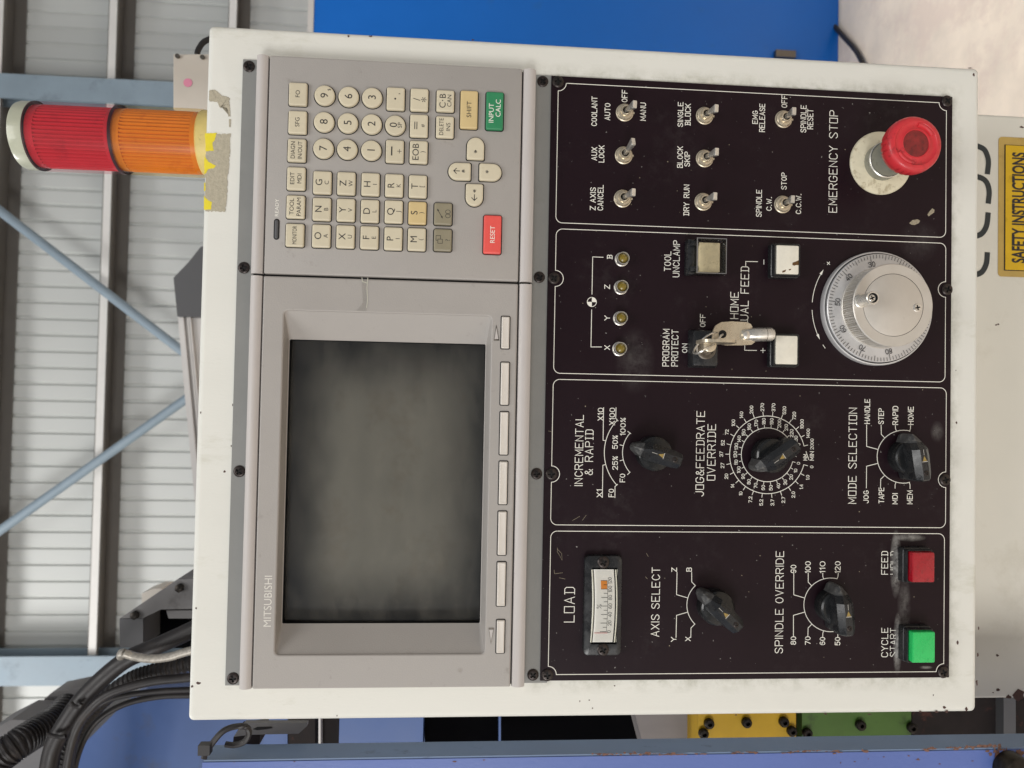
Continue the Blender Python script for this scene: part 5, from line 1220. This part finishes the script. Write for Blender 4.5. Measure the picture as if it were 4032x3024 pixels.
def hose(name, label, cat, pts, Y, r, mn='hose_black', ribs=0):
    P = smooth_path([W(*Z('R', x, y), Y + dy) for x, y, dy in pts], 26 if ribs else 8); m = MB()
    m.tube(P, r, 16, fr=(lambda i: r * (1.0 if i % 4 < 2 else .86)) if ribs else None)
    return tag(m.build(name, mn, ang=60 if not ribs else 25), label, cat, 'hoses and cables beside the machine')
hose('hose', 'thick smooth black hose curving down from behind the cabinet', 'hose', ((1500, 640, .0), (1200, 790, 0), (980, 890, 0), (780, 985, 0), (560, 1180, 0), (440, 1340, 0), (350, 1500, 0), (315, 1640, 0), (300, 1800, 0), (330, 2300, 0), (500, 2800, .1)), .36, .0094)
hose('conduit', 'black ribbed conduit just under the thick hose', 'hose', ((1500, 940, .0), (1200, 995, 0), (980, 1045, 0), (830, 1100, 0), (640, 1240, .01), (520, 1400, .02), (440, 1560, .02), (400, 1800, .02), (420, 2300, .02), (560, 2800, .12)), .40, .0095, ribs=1)
hose('conduit', 'big grey-black ribbed conduit in the left corner', 'hose', ((440, 1265, .08), (330, 1370, .05), (200, 1450, .02), (80, 1530, 0), (-60, 1640, 0), (-200, 1760, 0), (-500, 2050, 0), (-700, 2500, .05)), .38, .0175, ribs=1)
hose('cable', 'black cable below the ribbed conduit', 'cable', ((1500, 1040, 0), (1200, 1082, 0), (950, 1110, 0), (700, 1185, 0), (560, 1300, 0), (480, 1430, 0), (430, 1640, 0), (420, 1800, 0), (440, 2300, 0), (600, 2800, .1)), .35, .0048)
hose('cable', 'thin black cable above the blue machine panel', 'cable', ((1500, 1160, 0), (1200, 1160, 0), (950, 1175, 0), (720, 1215, 0), (580, 1300, 0), (500, 1420, 0), (455, 1640, 0), (450, 1800, 0), (470, 2300, 0), (640, 2800, .1)), .37, .0032)
hose('cable', 'lowest thin black cable lying on the blue machine panel', 'cable', ((1500, 1200, 0), (1200, 1195, 0), (1000, 1205, 0), (800, 1250, 0), (640, 1340, 0), (540, 1470, 0), (480, 1640, 0), (470, 1800, 0), (500, 2300, 0), (680, 2800, .1)), .385, .0034)
hose('braided_hose', 'silver braided hose sagging across the black hoses', 'hose', ((1500, 840, 0), (1200, 915, 0), (1080, 950, 0), (960, 962, 0), (850, 945, 0), (780, 925, 0), (772, 960, .03)), .335, .0044, 'braid')
for lab, pts in (('small cable tie round the hoses at their bend', ((450, 1240), (470, 1262), (505, 1270), (520, 1250))), ('lower cable tie round the thick hose', ((305, 1440), (330, 1452), (390, 1462), (420, 1455)))):
    m = MB(); m.tube(smooth_path([W(*Z('R', x, y), .345) for x, y in pts], 6), .0022, 8); tag(m.build('cable_tie', 'hose_black'), lab, 'cable tie')
# grey motor and housing behind the hoses
MO = thing('motor', 'grey rounded motor housing behind the ribbed conduit', 'motor')
m = slab([Z('R', 248, 1335), Z('R', 262, 1270), Z('R', 285, 1215), Z('R', 330, 1178), Z('R', 510, 1140), Z('R', 560, 1150), Z('R', 560, 1330), Z('R', 420, 1420)], .7, .745); m.build('body', 'mid_grey', MO, ang=50)
m = slab([Z('R', 300, 1216), Z('R', 480, 1200), Z('R', 480, 1206), Z('R', 300, 1222)], .694, .699); m.build('seam', 'dark_grey', MO, smooth=False)
m = slab([Z('R', -100, 1440), Z('R', 70, 1352), Z('R', 250, 1355), Z('R', 420, 1400), Z('R', 420, 1800), Z('R', -100, 1800)], .62, .69); m.build('base', 'mid_grey', MO, smooth=False)
m = slab([Z('R', 905, 590), Z('R', 905, 545), Z('R', 985, 515), Z('R', 1030, 515), Z('R', 1060, 640), Z('R', 905, 660)], .8, .85); tag(m.build('switch_box', 'junction_white', smooth=False), 'small pale switch box peeking over the dark hose arm', 'box')

# white machine enclosure under the cabinet with the yellow sticker
YE = .085
a, b = W(3960, 452, YE), W(3960, 2751, YE)
EN = thing('enclosure', 'off-white machine enclosure below the control cabinet', 'machine enclosure')
m = MB(); m.box(b.x, a.x, YE, YE + .5, FLOOR_Z + .001, .06, b=.003); m.build('cover', 'cream_paint', EN)
def strokeE(pts, w):
    m = MB(); P = [W(*Z('T', x, y), YE) for x, y in pts]; m.ribbon([(p.x, p.z) for p in P], w, 0); m.v = [(x, YE - .0003, z) for x, z, _ in m.v]; return m
for pts in (((597, 572), (604, 490), (588, 425), (560, 385), (500, 360)), ((604, 812), (610, 735), (594, 670), (560, 632), (500, 610)), ((600, 928), (592, 1000), (572, 1050), (540, 1085), (480, 1105)), ((594, 1253), (588, 1318), (566, 1372), (535, 1402), (480, 1420))):
    strokeE([tuple(Vector(p)) for p in smooth_path([(*q, 0) for q in pts], 5)] if False else [(p.x, p.y) for p in smooth_path([(*q, 0) for q in pts], 5)], .0044).build('painted_letter', 'logo_dark', EN, smooth=False)
sa, sb = W(*Z('T', 686, 288), YE), W(*Z('T', 690, 1428), YE); hS = .075; x0, x1 = sb.x, sa.x; zt = sa.z
m = MB(); f = rrc((x0, x1, zt - hS, zt), .003); m.rings([[(x, YE - .0001, z) for x, z in f], [(x, YE - .0005, z) for x, z in f]], False, True)
SK = m.build('sticker', 'sticker_tan', EN, smooth=False, label='worn yellow SAFETY INSTRUCTIONS sticker')
bx_ = .0048
m = MB(); m.box(x0 + bx_, x1 - bx_ - .0015, YE - .0008, YE - .0006, zt - hS + .006, zt - bx_); m.build('sticker_border', 'ink_dark', SK, smooth=False)
m = MB(); m.box(x0 + bx_ + .0006, x1 - bx_ - .002, YE - .0012, YE - .001, zt - hS + .007, zt - bx_ - .0007); m.build('sticker_field', 'sticker_yellow', SK, smooth=False)
ta, tb, tc_ = W(*Z('T', 893, 1322), YE), W(*Z('T', 893, 422), YE), W(*Z('T', 792, 900), YE)
m = MB(); put_type(m, 'SAFETY INSTRUCTIONS', (ta.x + tb.x) / 2, (ta.z + tc_.z) / 2, tc_.z - ta.z, 0, 0, width=tb.x - ta.x, bold=.028); m.v = [(x, YE - .0014, z) for x, z, _ in m.v]
m.build('lettering', 'ink_dark', SK, smooth=False)
m = MB()
for r, x, y, s in (('V', 1675, 840, .0012), ('V', 1620, 868, .0006), ('V', 1780, 910, .0016), ('V', 1880, 895, .004), ('T', 710, 522, .0006), ('U', 533, 132, .0007), ('U', 546, 128, .0007), ('V', 1665, 480, .0009), ('T', 876, 210, .0011)):
    p = W(*Z(r, x, y), YE); m.add([(p.x + s * math.cos(k * .785) * random.uniform(.5, 1.3), YE - .0003, p.z + s * 1.5 * math.sin(k * .785) * random.uniform(.5, 1.3)) for k in range(8)], [tuple(range(8))])
m.build('paint_chips', 'chip_brown', EN, smooth=False)['kind'] = 'stuff'
